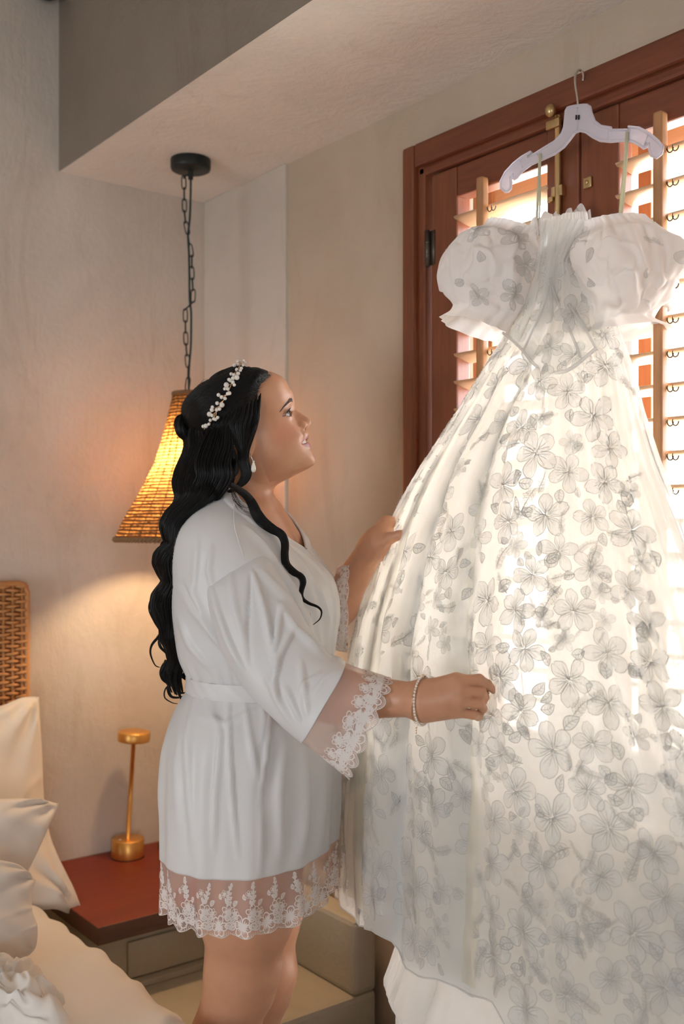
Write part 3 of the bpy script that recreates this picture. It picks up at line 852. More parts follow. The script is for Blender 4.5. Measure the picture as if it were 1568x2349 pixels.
# right hand: back of the hand to the camera, fingers curling away from it
hand_prims = []
def HC(a, b, ra, rb, k=.006): hand_prims.append((np.asarray(a, float), np.asarray(b, float), ra, rb, k))
DHN = 1.600
def hp(x, y, dd): return P(x, y, DHN+dd)
mcp = [hp(1046, 1563, -.004), hp(1052, 1584, -.009), hp(1050, 1608, -.008), hp(1042, 1632, -.002)]
wc = [P(976, 1596, 1.611), P(976, 1604, 1.610), P(975, 1612, 1.611), P(974, 1620, 1.613)]
rad_m = [.0118, .0118, .0112, .0100]
for i in range(4):
    HC(wc[i], mcp[i]+np.array(FV)*.004, .0215, rad_m[i]+.0015, .016)
HC(P(966, 1606, 1.615), P(1005, 1606, 1.610), .0265, .021, .02)
fing = [  # PIP, DIP, tip
    (hp(1098, 1559, .004), hp(1117, 1570, .014), hp(1131, 1583, .022)),
    (hp(1102, 1587, .004), hp(1110, 1599, .022), hp(1107, 1611, .038)),
    (hp(1099, 1613, .004), hp(1106, 1625, .021), hp(1102, 1634, .036)),
    (hp(1084, 1639, .004), hp(1097, 1643, .017), hp(1095, 1646, .031))]
rad_f = [(.0096, .0085, .0074, .0058), (.0092, .0084, .0076, .0064), (.0089, .0081, .0073, .0062), (.0084, .0075, .0067, .0058)]
for i in range(4):
    a, b_, c_, d_ = mcp[i], *fing[i]; r = rad_f[i]
    HC(a, b_, r[0]+.0006, r[1], .0045); HC(b_, c_, r[1], r[2], .003); HC(c_, d_, r[2], r[3], .003)
# thumb, on the far side of the palm, reaching towards the index tip
HC(P(990, 1590, 1.622), hp(1040, 1580, .036), .017, .0125, .014); HC(hp(1040, 1580, .036), hp(1078, 1584, .046), .0112, .0098, .006); HC(hp(1078, 1584, .046), hp(1106, 1594, .044), .0098, .0075, .004)
# left arm and hand: the hand takes the edge of the skirt between thumb and fingers
shL, elL, wrL = P(590, 1275, 2.065), P(738, 1445, 2.125), P(852, 1258, 1.985)
C(shL, elL, .044, .038, .03)
fa = elL+(wrL-elL)*.35
C(elL, fa, .038, .037, .02); C(fa, wrL, .037, .0255, .03)
DLH = 1.965
def lp_(x, y, dd): return P(x, y, DLH+dd)
HC(wrL, lp_(866, 1240, .008), .0265, .024, .02)
lm = [lp_(886, 1198, .034), lp_(892, 1208, .040), lp_(894, 1220, .040), lp_(892, 1232, .036)]
for i in range(4): HC(lp_(862+i*2, 1240+i*5, .012), lm[i], .021, .0125, .016)
ltip = [[(910, 1196, .052), (934, 1200, .060), (950, 1206, .062)], [(918, 1208, .060), (944, 1212, .066), (962, 1218, .066)], [(920, 1224, .060), (944, 1229, .066), (960, 1234, .064)], [(914, 1240, .054), (934, 1246, .060), (948, 1252, .060)]]
for i in range(4):
    a, b_, c_, d_ = [lm[i]]+[lp_(*q) for q in ltip[i]]
    HC(a, b_, .0108, .0088, .005); HC(b_, c_, .0088, .0078, .003); HC(c_, d_, .0078, .0064, .003)
HC(lp_(864, 1252, .0), lp_(893, 1235, -.014), .016, .0112, .012); HC(lp_(893, 1235, -.014), lp_(914, 1228, -.022), .0108, .0092, .004); HC(lp_(914, 1228, -.022), lp_(933, 1222, -.022), .0092, .0066, .003)

handR_c, handL_c = P(1045, 1600, 1.61), P(895, 1230, 1.98)
def hand_sdf(p, i0, i1):
    """palm, then each finger kept apart from its neighbours, then the thumb"""
    pr = hand_prims[i0:i1]
    if i0 == 0: groups = [range(0, 5), range(5, 8), range(8, 11), range(11, 14), range(14, 17), range(17, 20)]
    else: groups = [range(0, 5), range(5, 8), range(8, 11), range(11, 14), range(14, 17), range(17, 20)]
    ds = []
    for g_ in groups:
        d = np.full(len(p), .2)
        for k_ in g_: d = smin(d, cap_(p, *pr[k_][:4]), pr[k_][4])
        ds.append(d)
    F = ds[1]
    for d in ds[2:5]: F = smin(F, d, .0009)
    return smin(smin(ds[0], F, .0055), ds[5], .006)
NR = 4+1+12+3
def body_sdf(p):
    n = len(p); d = np.full(n, .5)
    for fn, args, k, c, r in prims:
        m = ((p-c)**2).sum(1) < (r+.06)**2
        if m.any():
            d[m] = smin(d[m], fn(p[m], *args), k)
    m = ((p-HO)**2).sum(1) < .19**2
    if m.any(): d[m] = smin(d[m], head_sdf(p[m]), .018)
    for c, i0, i1 in ((handR_c, 0, NR), (handL_c, NR, len(hand_prims))):
        m = ((p-c)**2).sum(1) < .15**2
        if m.any(): d[m] = smin(d[m], hand_sdf(p[m], i0, i1), .010)
    return d

def surface_nets(sdf, lo, hi, h=.003, B=8):
    lo = np.asarray(lo, float); H = h*B
    N = np.ceil((np.asarray(hi)-lo)/H).astype(int)
    g = np.stack(np.meshgrid(*[np.arange(k) for k in N], indexing='ij'), -1).reshape(-1, 3)
    act = np.zeros(len(g), bool); cen = lo+(g+.5)*H
    for i in range(0, len(g), 200000): act[i:i+200000] = np.abs(sdf(cen[i:i+200000])) < H*1.25
    g = g[act]
    ii = np.stack(np.meshgrid(*[np.arange(B+1)]*3, indexing='ij'), -1).reshape(-1, 3)
    keys, verts, quads = [], [], []
    G = N*B+4
    def key(c): return ((c[..., 0]+1)*G[1]+c[..., 1]+1)*G[2]+c[..., 2]+1
    co = np.array([(0, 0, 0), (1, 0, 0), (0, 1, 0), (1, 1, 0), (0, 0, 1), (1, 0, 1), (0, 1, 1), (1, 1, 1)])
    ed = [(0, 1), (2, 3), (4, 5), (6, 7), (0, 2), (1, 3), (4, 6), (5, 7), (0, 4), (1, 5), (2, 6), (3, 7)]
    for s in range(0, len(g), 700):
        gb = g[s:s+700]
        idx = gb[:, None]*B+ii[None]
        V = sdf((lo+idx.reshape(-1, 3)*h)).reshape(len(gb), B+1, B+1, B+1)
        c8 = np.stack([V[:, a:a+B, b:b+B, c:c+B] for a, b, c in co], -1)
        sg = c8 < 0
        cross = sg.any(-1) & ~sg.all(-1)
        w = np.argwhere(cross)
        if len(w):
            vals = c8[cross]; acc = np.zeros((len(w), 3)); cnt = np.zeros(len(w))
            for a, b in ed:
                va, vb = vals[:, a], vals[:, b]; m = (va < 0) != (vb < 0)
                t = np.where(m, va/np.where(m, va-vb, 1), 0)
                acc += np.where(m[:, None], co[a]+t[:, None]*(co[b]-co[a]), 0); cnt += m
            cell = gb[w[:, 0]]*B+w[:, 1:]
            keys.append(key(cell)); verts.append(lo+(cell+acc/cnt[:, None])*h)
        for ax in range(3):
            e = np.eye(3, dtype=int)[ax]; o1 = np.eye(3, dtype=int)[(ax+1) % 3]; o2 = np.eye(3, dtype=int)[(ax+2) % 3]
            A = V[:, :B, :B, :B] < 0; Bv = V[:, e[0]:B+e[0], e[1]:B+e[1], e[2]:B+e[2]] < 0
            w = np.argwhere(A != Bv)
            if len(w):
                c = gb[w[:, 0]]*B+w[:, 1:]
                q = np.stack([key(c-o1-o2), key(c-o2), key(c), key(c-o1)], 1)
                fl = A[tuple(w.T)]
                q[~fl] = q[~fl][:, ::-1]
                quads.append(q)
    keys = np.concatenate(keys); verts = np.concatenate(verts); quads = np.concatenate(quads)
    o = np.argsort(keys); ks = keys[o]
    p = np.clip(np.searchsorted(ks, quads), 0, len(ks)-1)
    ok = (ks[p] == quads).all(1)
    return verts[o], p[ok]
def newton(sdf, v, it=2, eps=.0004, mx=.002):
    for _ in range(it):
        d = sdf(v); gr = np.stack([sdf(v+eps*e)-sdf(v-eps*e) for e in np.eye(3)], 1)/(2*eps)
        n2 = (gr**2).sum(1)+1e-6
        st = -(d/np.maximum(n2, .15))[:, None]*gr
        L = np.linalg.norm(st, axis=1)[:, None]
        v = v+st*np.minimum(1, mx/np.maximum(L, 1e-9))
    return v
def refine(v, q, mask):
    """split the quads marked by mask into four"""
    keep = q[~mask]; s = q[mask]
    e = np.sort(np.stack([s, np.roll(s, -1, 1)], -1).reshape(-1, 2), 1)
    ue, inv = np.unique(e[:, 0]*len(v)+e[:, 1], return_inverse=True)
    mid = (v[ue//len(v)]+v[ue % len(v)])/2
    inv = inv.reshape(-1, 4)+len(v)
    cen = v[s].mean(1); ci = len(v)+len(mid)+np.arange(len(s))
    new = np.concatenate([np.stack([s[:, k], inv[:, k], ci, inv[:, k-1]], 1) for k in range(4)])
    return np.concatenate([v, mid, cen]), np.concatenate([keep, new]), len(v), len(keep)
bv, bq = surface_nets(body_sdf, (-2.25, .70, -.02), (-.85, 1.62, 1.76), .0034)
bv = newton(body_sdf, bv, 1, .001)
def fine_region(c):
    return (((c-HO)**2).sum(1) < .155**2) | (((c-handR_c)**2).sum(1) < .10**2) | (((c-handL_c)**2).sum(1) < .09**2)
def face_region(c):
    q = c-HO
    return (q@HFv > .005) & (((c-HO)**2).sum(1) < .145**2) & (q@HL < .05)
for reg in (fine_region, face_region):
    m = reg(bv[bq].mean(1))
    bv, bq, n0, _ = refine(bv, bq, m)
    r = reg(bv)
    bv[r] = newton(body_sdf, bv[r], 2)
body = mk('body', bv, bq, None, person)
# colouring that belongs to the skin: lips, brows' shade, lids, blush, nails
me = body.data
col = np.tile(np.array([.56, .285, .165]), (len(bv), 1))
q = bv-HO; f_, u_, l_ = q@HFv, q@HUv, q@HL
hm = ((bv-HO)**2).sum(1) < .16**2
def blend(c, w): 
    global col
    w = np.clip(w, 0, 1)[:, None]; col = col*(1-w)+np.array(c)*w
blend((.60, .22, .14), hm*g2(u_+.020, np.abs(l_)-.050, .022, .022)*.55*(f_ > 0))
lipw = hm*(f_ > .015)*(np.abs(l_) < .0295)
up_t = mouth_mid(l_)+mouth_half(l_)+.0070*np.clip(1-(np.abs(l_)/.0285)**2, 0, 1)**.7
lo_t = mouth_mid(l_)-mouth_half(l_)-.0110*np.clip(1-(np.abs(l_)/.0285)**2, 0, 1)**.6
blend((.42, .145, .13), lipw*sm(u_, lo_t-.0008, lo_t+.0008)*(1-sm(u_, up_t-.0008, up_t+.0008)))
inner = lipw*(np.abs(u_-mouth_mid(l_)) < mouth_half(l_))*(f_ < np.interp(u_, PU, PF)-.006)
blend((.20, .05, .045), inner)
er = np.sqrt((f_-EYE_F)**2+(u_-EYE_U)**2+(np.abs(l_)-EYE_L)**2)
alm = np.abs(u_-lid_mid(l_))-lid_half(l_)
ew = hm*(f_ > EYE_F-.012)*(er < .02)
blend((.30, .15, .10), ew*(1-sm(alm, .0015, .006))*(u_ > lid_mid(l_)-.001)*.75)
blend((.030, .018, .015), ew*(1-sm(alm, .0002, .0014))*((u_ > lid_mid(l_)-.0005)*.95+.45*(u_ <= lid_mid(l_))))
for i in range(4):   # nails
    c = fing[i][2]+FV*.002+RV*.003
    blend((.62, .36, .27), (((bv-c)**2).sum(1) < .0055**2)*(1.0 if i == 0 else .5))
ca = me.color_attributes.new('skin', 'FLOAT_COLOR', 'POINT')
ca.data.foreach_set('color', np.concatenate([col, np.ones((len(col), 1))], 1).astype(np.float32).ravel())
m, nt, b, o = newmat('skin')
at = node(nt, 'ShaderNodeAttribute', attribute_name='skin')
nn = noise_tex(nt, coords(nt), 60, 4, .6)
c = mixc(nt, .10, at.outputs['Color'], ramp(nt, nn, [(.3, (.42, .18, .10)), (.7, (.66, .37, .24))]))
nt.links.new(c, b.inputs['Base Color'])
b.inputs['Roughness'].default_value = .40
b.inputs['Subsurface Weight'].default_value = .12
b.inputs['Subsurface Radius'].default_value = (.010, .0035, .0015)
b.inputs['Subsurface Scale'].default_value = .6
bump(nt, b, noise_tex(nt, coords(nt), 700, 2), .05, .0006)
body.data.materials.clear(); body.data.materials.append(m)
M['skin'] = m

# eyes
M['eye'] = None
m, nt, b, o = newmat('eye surface')
at = node(nt, 'ShaderNodeAttribute', attribute_name='iris')
nt.links.new(at.outputs['Color'], b.inputs['Base Color']); b.inputs['Roughness'].default_value = .08
for s in (-1, 1):
    c = head2w(EYE_F, EYE_U, s*EYE_L)
    v, f = sphereg((0, 0, 0), EYE_R, 48, 32)
    gz = HFv*.93+HUv*.18-HL*.22; gz /= np.linalg.norm(gz)
    ang = np.arccos(np.clip(v@gz/EYE_R, -1, 1))
    v = v*(1+.05*np.exp(-(ang/.38)**2))[:, None]
    e = mk('eye', v+c, f, m, person)
    cc = np.where(ang[:, None] < .20, np.array([.004, .004, .004]), np.where(ang[:, None] < .50, np.array([.06, .028, .014]), np.array([.74, .70, .68])))
    at_ = e.data.color_attributes.new('iris', 'FLOAT_COLOR', 'POINT')
    at_.data.foreach_set('color', np.concatenate([cc, np.ones((len(cc), 1))], 1).astype(np.float32).ravel())
# lashes and brows: fine tapered hairs
M['lash'] = plain('lash hair', (.006, .005, .005), .5)
M['brow'] = plain('brow hair', (.035, .020, .014), .6)
def face_f(u, l):
    """skin surface f at (u,l) by marching outwards"""
    fs = np.linspace(.085, -.03, 160)
    pts = head2w(fs[None, :], np.asarray(u)[:, None], np.asarray(l)[:, None])
    d = head_sdf(pts.reshape(-1, 3)).reshape(len(u), -1)
    k = (d < 0).argmax(1)
    return fs[k]
for s in (-1, 1):
    mb = MB()
    for side, nL in ((1, 64), (-1, 26)):
        ls = np.linspace(.018, .0455, nL)
        for l in ls:
            x = (l-.0305)/.0150
            u0 = lid_mid(l)+side*lid_half(l)
            fr = math.sqrt(max(.0134**2-(u0-EYE_U)**2-(l-EYE_L)**2, 1e-7))
            p0 = np.array([EYE_F+fr-.0005, u0, l])
            L = (.0070 if side > 0 else .0032)*(.75+.4*max(x, -.3)+.15*random.random())
            dirf = np.array([.8-.25*abs(x), .25*side, .55*x+.1*(random.random()-.5)]); dirf /= np.linalg.norm(dirf)
            crv = np.array([0, .55*side, .25*max(x, 0)])
            tt = np.linspace(0, 1, 5)[:, None]
            pp = p0+dirf*L*tt+crv*L*tt**2*.8
            mb.add(*tubeg(head2w(pp[:, 0], pp[:, 1], s*pp[:, 2]), .00032*(1-.85*tt[:, 0]), 4))
    mb.obj('eyelashes', M['lash'], person)
    # brow: from inner end, arching, to the tail
    bpx = [(670, 924.5, .013), (662, 924.5, .0185), (652, 929, .027), (643, 936.5, .036), (637, 945, .044), (633, 953, .050)]
    key = np.array([(px2fu(a, b_)[1], l) for a, b_, l in bpx])
    cur = spline(key, 60)
    n = 260; ti = rng.random(n); ww = .0030*np.interp(ti, [0, .1, .5, 1], [.75, 1, .8, .12])*(rng.random(n)*2-1)
    base = np.stack([np.interp(ti, np.linspace(0, 1, 60), cur[:, j]) for j in range(2)], 1)
    tg = np.stack([np.interp(np.minimum(ti+.02, 1.0), np.linspace(0, 1, 60), cur[:, j]) for j in range(2)], 1)-np.stack([np.interp(np.maximum(ti-.02, 0), np.linspace(0, 1, 60), cur[:, j]) for j in range(2)], 1)
    tg /= np.linalg.norm(tg, axis=1)[:, None]+1e-9
    u0 = base[:, 0]+ww; l0 = base[:, 1]
    u1 = u0+tg[:, 0]*.006+.0016*(1-ti); l1 = l0+tg[:, 1]*.006
    f0, f1 = face_f(u0, l0), face_f(u1, l1)
    mb = MB()
    for i in range(n):
        a_, b_ = head2w(f0[i]-.0002, u0[i], s*l0[i]), head2w(f1[i]+.0007, u1[i], s*l1[i])
        mb.add(*tubeg(np.array([a_, (a_+b_)/2+HFv*.0004, b_]), [.0004, .00034, .0001], 4))
    mb.obj('eyebrow', M['brow'], person)
# teeth: a small arc behind the lips
M['teeth'] = plain('tooth enamel', (.82, .77, .70), .25)
tf = float(np.interp((m_top+m_bot)/2, PU, PF))
ls = np.linspace(-.0195, .0195, 81); us = np.linspace(-.0055, .0055, 9)
rowt = []
for du in us:
    ph_ = ((ls/.0056+.5) % 1)-.5
    ff_ = tf-.0056-13.0*ls*ls-.0009*np.abs(2*ph_)**4-.25*abs(du)**1.0*.12
    rowt.append(head2w(ff_, mouth_mid(ls)+.0016+du, ls))
rowt = np.array(rowt)
tt_ = mk('teeth', rowt.reshape(-1, 3), grid_faces(9, 81), M['teeth'], person)
mod = tt_.modifiers.new('thickness', 'SOLIDIFY'); mod.thickness = .002
# ------------------------------------------------------------------ robe
robe = bpy.data.objects.new('robe', None); COL.objects.link(robe); robe.parent = person
robe.location = Vector(P(580, 1540, D0))-person.location
robe['label'] = 'short white satin robe with sheer lace cuffs and hem'
m, nt, b, o = newmat('white satin')
b.inputs['Base Color'].default_value = (.78, .77, .765, 1); b.inputs['Roughness'].default_value = .42
b.inputs['Sheen Weight'].default_value = .25
bump(nt, b, noise_tex(nt, coords(nt, (1400, 1400, 500)), 1.0, 1), .05, .0006)
tr = node(nt, 'ShaderNodeBsdfTranslucent'); tr.inputs[0].default_value = (.80, .79, .77, 1)
mx = node(nt, 'ShaderNodeMixShader'); mx.inputs[0].default_value = .16
nt.links.new(b.outputs[0], mx.inputs[1]); nt.links.new(tr.outputs[0], mx.inputs[2]); nt.links.new(mx.outputs[0], o.inputs[0])
M['satin'] = m
M['tulle'] = sheer('blush tulle', (.88, .68, .60), .54, .35)
M['lacethread'] = sheer('white lace thread', (.88, .84, .81), 0.0, .30)
def blurfold(px, py, pts, w, asym=0.0):
    """ridge profile around a pixel-plane polyline used to place creases on the cloth"""
    pts = np.asarray(pts, float)
    best = np.full(px.shape, 1e9); sgn = np.zeros(px.shape); tpar = np.zeros(px.shape)
    L = np.r_[0, np.cumsum(np.linalg.norm(np.diff(pts, axis=0), axis=1))]
    for i in range(len(pts)-1):
        a, b_ = pts[i], pts[i+1]; ab = b_-a; l2 = (ab**2).sum()
        h = np.clip(((px-a[0])*ab[0]+(py-a[1])*ab[1])/l2, 0, 1)
        dx, dy = px-a[0]-h*ab[0], py-a[1]-h*ab[1]
        d = np.hypot(dx, dy); m_ = d < best
        best = np.where(m_, d, best); sgn = np.where(m_, np.sign(ab[0]*dy-ab[1]*dx), sgn); tpar = np.where(m_, (L[i]+h*math.sqrt(l2))/L[-1], tpar)
    s = sgn*best
    ww = np.where(s > 0, w*(1+asym), w*(1-asym))
    return np.exp(-(s/ww)**2)*np.clip(np.sin(np.pi*np.clip(tpar*.96+.02, 0, 1)), 0, 1)**.5
# trunk of the robe: rings (pixel row, back edge, front edge, half width)
RINGS = [(1128, 492, 600, .062), (1140, 484, 612, .082), (1160, 466, 632, .112), (1185, 444, 655, .145), (1215, 426, 678, .168), (1250, 416, 705, .180), (1290, 411, 738, .186), (1330, 410, 764, .188),
    (1370, 411, 772, .190), (1410, 413, 771, .188), (1455, 417, 764, .180), (1500, 426, 759, .172), (1535, 442, 755, .166), (1552, 448, 754, .163), (1572, 443, 757, .164), (1600, 424, 762, .174), (1640, 405, 766, .188), (1690, 393, 769, .197),
    (1760, 389, 771, .202), (1850, 389, 771, .205), (1932, 391, 766, .206)]
R_ = np.array(RINGS, float)
NZ, NA = 230, 270
yy = np.concatenate([np.linspace(1128, 1552, 130), np.linspace(1555, 1932, NZ-130)])
def rint(y, k): return pint(np.asarray(y, float), R_[:, 0], R_[:, k])
# 0 = front, + = her right side (towards the camera); the cloth runs from the near lapel edge round the back to the far one
op_y = [1128, 1150, 1180, 1210, 1240, 1262, 1300, 1400, 1500, 1560, 1932]
t_near = np.interp(yy, op_y, [1.20, .98, .66, .45, .22, .03, -.08, -.28, -.40, -.45, -.48])
t_far = np.interp(yy, op_y, [1.20, .98, .66, .45, .22, .03, .0, -.05, -.08, -.1, -.1])
thg = t_near[:, None]+(2*np.pi-t_far-t_near)[:, None]*np.linspace(0, 1, NA)[None]
def robe_ring(y, th):
    y = np.asarray(y, float)
    xl, xr, hb = rint(y, 1), rint(y, 2), rint(y, 3)
    s = (xr-xl)/2/FPX*D0
    a = np.sqrt(np.maximum(s*s-(hb*math.sin(YAW))**2, .02**2))/math.cos(YAW)
    c0 = np.stack([P((l+r)/2, q, D0) for l, r, q in zip(xl, xr, y)])
    n = 2.25
    th = np.broadcast_to(th, (len(y), np.shape(th)[-1]))
    ct, st = np.cos(th), np.sin(th)
    rr = (np.abs(ct)**n+np.abs(st)**n)**(-1/n)
    p = c0[:, None]+(a[:, None]*(ct*rr))[..., None]*FACE-(hb[:, None]*(st*rr))[..., None]*LEFT
    return p
pos = robe_ring(yy, thg)
def grid_normals(p, cv=True):
    du = np.gradient(p, axis=0)
    dv = (np.roll(p, -1, 1)-np.roll(p, 1, 1)) if cv else np.gradient(p, axis=1)
    n = np.cross(dv, du); n /= np.linalg.norm(n, axis=-1)[..., None]+1e-12
    return n
nrm = grid_normals(pos, False)
cen = pos.mean(1, keepdims=True)
if ((pos-cen)*nrm).sum(-1).mean() < 0: nrm = -nrm
px, py, _ = project(pos)
near = sm((nrm@FV)*-1, -.1, .25)
side = sm(py, 1150, 1200)
FOLDS = [  # polyline, width px, height mm, asymmetry
    ([(420, 1353), (444, 1395), (495, 1459), (540, 1493)], 9, 5, .4), ([(428, 1330), (470, 1420), (520, 1500), (560, 1540)], 8, 4, -.3),
    ([(416, 1420), (440, 1480), (480, 1530)], 8, 5, .3), ([(486, 1255), (480, 1310), (490, 1350)], 7, 4, 0), ([(455, 1235), (450, 1300), (445, 1370)], 9, 3, .2),
    ([(568, 1212), (607, 1254), (655, 1330), (690, 1375)], 6, 5, .5), ([(590, 1205), (640, 1262), (680, 1330)], 9, 3.5, -.3),
    ([(627, 1221), (694, 1296), (728, 1361), (758, 1437)], 6, 4.5, .5), ([(690, 1300), (720, 1400), (735, 1490)], 8, 5, .3), ([(650, 1310), (700, 1420), (720, 1500)], 10, 5, 0), ([(720, 1330), (745, 1420), (748, 1500)], 7, 4, 0),
    ([(525, 1600), (528, 1740), (535, 1850), (546, 1963)], 6, 5, .4), ([(480, 1600), (505, 1690), (492, 1830), (488, 1950)], 8, 5, -.3), ([(622, 1600), (617, 1690), (597, 1835)], 5, 5, .6), ([(597, 1835), (598, 1920), (596, 2000)], 8, 3, 0),
    ([(560, 1600), (575, 1700), (590, 1790)], 7, 3.5, .2), ([(655, 1700), (640, 1820), (645, 1960)], 12, 5, 0), ([(700, 1720), (700, 1850), (690, 1960)], 12, 5, .3), ([(450, 1600), (430, 1700), (435, 1850), (445, 1960)], 11, 5, -.2), ([(420, 1660), (405, 1760), (410, 1900)], 10, 3, 0),
    ([(450, 1640), (520, 1660), (600, 1620)], 9, 3, .3), ([(740, 1720), (738, 1850), (730, 1950)], 10, 5, 0), ([(470, 1590), (480, 1630), (500, 1660)], 6, 3.5, 0), ([(600, 1590), (605, 1650), (600, 1700)], 7, 3.5, 0)]
disp = np.zeros(px.shape)
for pts, w, hgt, asy in FOLDS: disp += blurfold(px, py, pts, w*.85, asy)*hgt*.0014*near
# soft fullness: hip folds of the skirt part, gathers above and below the belt
low = sm(py, 1600, 1800)
disp += low*(np.sin(thg*13+.8*np.sin(thg*3))*.0022+np.sin(thg*23+1.3)*.0012)
gat = np.exp(-((py-1555)/38)**2)
disp += gat*np.sin(thg*37+2*np.sin(thg*5))*.0016
disp += nz(pos, 16, 3)*.0022*side+nz(pos, 38, 8)*.0008*side
pos = pos+nrm*disp[..., None]
# lapel bands along both edges; the far panel passes underneath the near one
hbw = rint(yy, 3)[:, None]
dn, df = thg-t_near[:, None], (2*np.pi-t_far)[:, None]-thg
pos = pos+nrm*(((1-sm(dn*hbw, .036, .040))+(1-sm(df*hbw, .036, .040))*(yy < 1275)[:, None])*.0035)[..., None]
under = (1-sm(df, .45, .75))*sm(yy, 1240, 1290)[:, None]
pos = pos-nrm*(under*.0075)[..., None]
v = pos.reshape(-1, 3)
f = grid_faces(NZ, NA)
gm = mk('garment_body', v, f, M['satin'], robe)
mod = gm.modifiers.new('thickness', 'SOLIDIFY'); mod.thickness = .0016; mod.offset = -1
robe_pts = [pos.reshape(-1, 3)]
# lapel edge cords
for col_ in (0, -1):
    e = pos[:int(np.searchsorted(yy, 1262)), col_]
    v, f = tubeg(e, .0024, 8); mk('lapel_edge', v, f, M['satin'], robe)
# collar stand behind the neck
cy = np.linspace(1098, 1132, 10)
cth = np.linspace(1.15, 2*np.pi-1.15, 70)
cp = np.stack([robe_ring(np.array([1130]), cth)[0]+(np.array([0, 0, 1])*(1132-y)/FPX*D0)[None]*np.clip(1.2*np.sin((cth-1.15)/(2*np.pi-2.3)*np.pi)**.5, 0, 1)[:, None]-(robe_ring(np.array([1130]), cth)[0]-P(550, 1130, D0))*(.10*(1132-y)/34) for y in cy])
co_ = mk('collar', cp.reshape(-1, 3), grid_faces(10, 70), M['satin'], robe)
mod = co_.modifiers.new('thickness', 'SOLIDIFY'); mod.thickness = .003
# belt
bt = np.linspace(-np.pi, np.pi, 200, endpoint=False); bl = []
for k, e in enumerate((0, .002, .0035, .004, .004, .0035, .002, 0)):
    y = 1540+k*5.0
    r = robe_ring(np.array([y]), bt)[0]; c_ = r.mean(0)
    d_ = r-c_; d_ /= np.linalg.norm(d_, axis=1)[:, None]
    yofs = (-.010*np.cos(bt)+.004*np.sin(bt*2))[:, None]*np.array([0, 0, 1])
    bl.append(r+d_*(e+.0035+.0007*np.sin(bt*29+k*1.1))[:, None]+yofs)
mk('belt', np.array(bl).reshape(-1, 3), [q[::-1] for q in grid_faces(8, 200, False, True)], M['satin'], robe)

# sleeves
def sleeve(rings, n_len, n_ring, folds, seed):
    """rings: (x0,y0,x1,y1,centre depth,half depth): lower/back edge and upper/front edge in the view"""
    r = np.array(rings, float); k = len(r)
    t_ = np.linspace(0, k-1, n_len); X = np.arange(k, dtype=float)
    c = np.stack([pint(t_, X, r[:, j]) for j in range(6)], 1)
    a = np.linspace(0, 2*np.pi, n_ring, endpoint=False)
    out = []
    for x0, y0, x1, y1, d, hd in c:
        A, B = P(x0, y0, d), P(x1, y1, d); m_ = (A+B)/2; h = (B-A)/2
        ex = np.sign(np.cos(a))*np.abs(np.cos(a))**.85; ey = np.sign(np.sin(a))*np.abs(np.sin(a))**.55
        out.append(m_+ex[:, None]*h+ey[:, None]*hd*(-FV))
    p = np.array(out)
    n = grid_normals(p); cc = p.mean(1, keepdims=True)
    if ((p-cc)*n).sum(-1).mean() < 0: n = -n
    x, y, _ = project(p); nr = sm(-(n@FV), -.1, .3)
    d_ = nz(p, 18, seed)*.003+nz(p, 42, seed+2)*.0009
    for pts, w, hgt, asy in folds: d_ = d_+blurfold(x, y, pts, w*.85, asy)*hgt*.0013*nr
    return p+n*d_[..., None], n
SF = [([(576, 1318), (573, 1381), (569, 1451), (575, 1520)], 5, -5, .3), ([(582, 1315), (607, 1395), (629, 1499)], 6, 7, .5), ([(643, 1386), (636, 1437), (629, 1499), (634, 1540)], 6, 6, -.4), ([(643, 1386), (674, 1440), (725, 1490), (760, 1510)], 7, 8, .5),
    ([(671, 1445), (641, 1507), (631, 1560), (640, 1610)], 7, 7, .5), ([(488, 1352), (500, 1395), (528, 1473), (560, 1540)], 8, 6, .4), ([(530, 1320), (540, 1400), (560, 1470)], 8, 4, 0), ([(600, 1310), (660, 1375), (720, 1470)], 9, 5, .3),
    ([(655, 1575), (672, 1610), (690, 1650)], 6, 5, .4), ([(690, 1520), (700, 1580), (705, 1640)], 9, 5, .2), ([(735, 1545), (700, 1570), (690, 1590)], 7, 4, -.2), ([(775, 1535), (745, 1560), (715, 1600)], 8, 4, 0), ([(610, 1550), (640, 1610), (670, 1660)], 8, 5, 0)]
SRr = [(478, 1338, 600, 1268, 1.800, .054), (481, 1362, 622, 1290, 1.780, .066), (492, 1420, 662, 1358, 1.762, .072), (523, 1505, 706, 1440, 1.742, .070), (578, 1588, 748, 1500, 1.722, .066), (638, 1650, 776, 1516, 1.703, .064), (691, 1698, 790, 1527, 1.685, .064)]
sp, sn = sleeve(SRr, 130, 130, SF, 2)
sl = mk('sleeve', sp.reshape(-1, 3), grid_faces(130, 130, False, True), M['satin'], robe)
mod = sl.modifiers.new('thickness', 'SOLIDIFY'); mod.thickness = .0016; mod.offset = -1
robe_pts.append(sp.reshape(-1, 3))
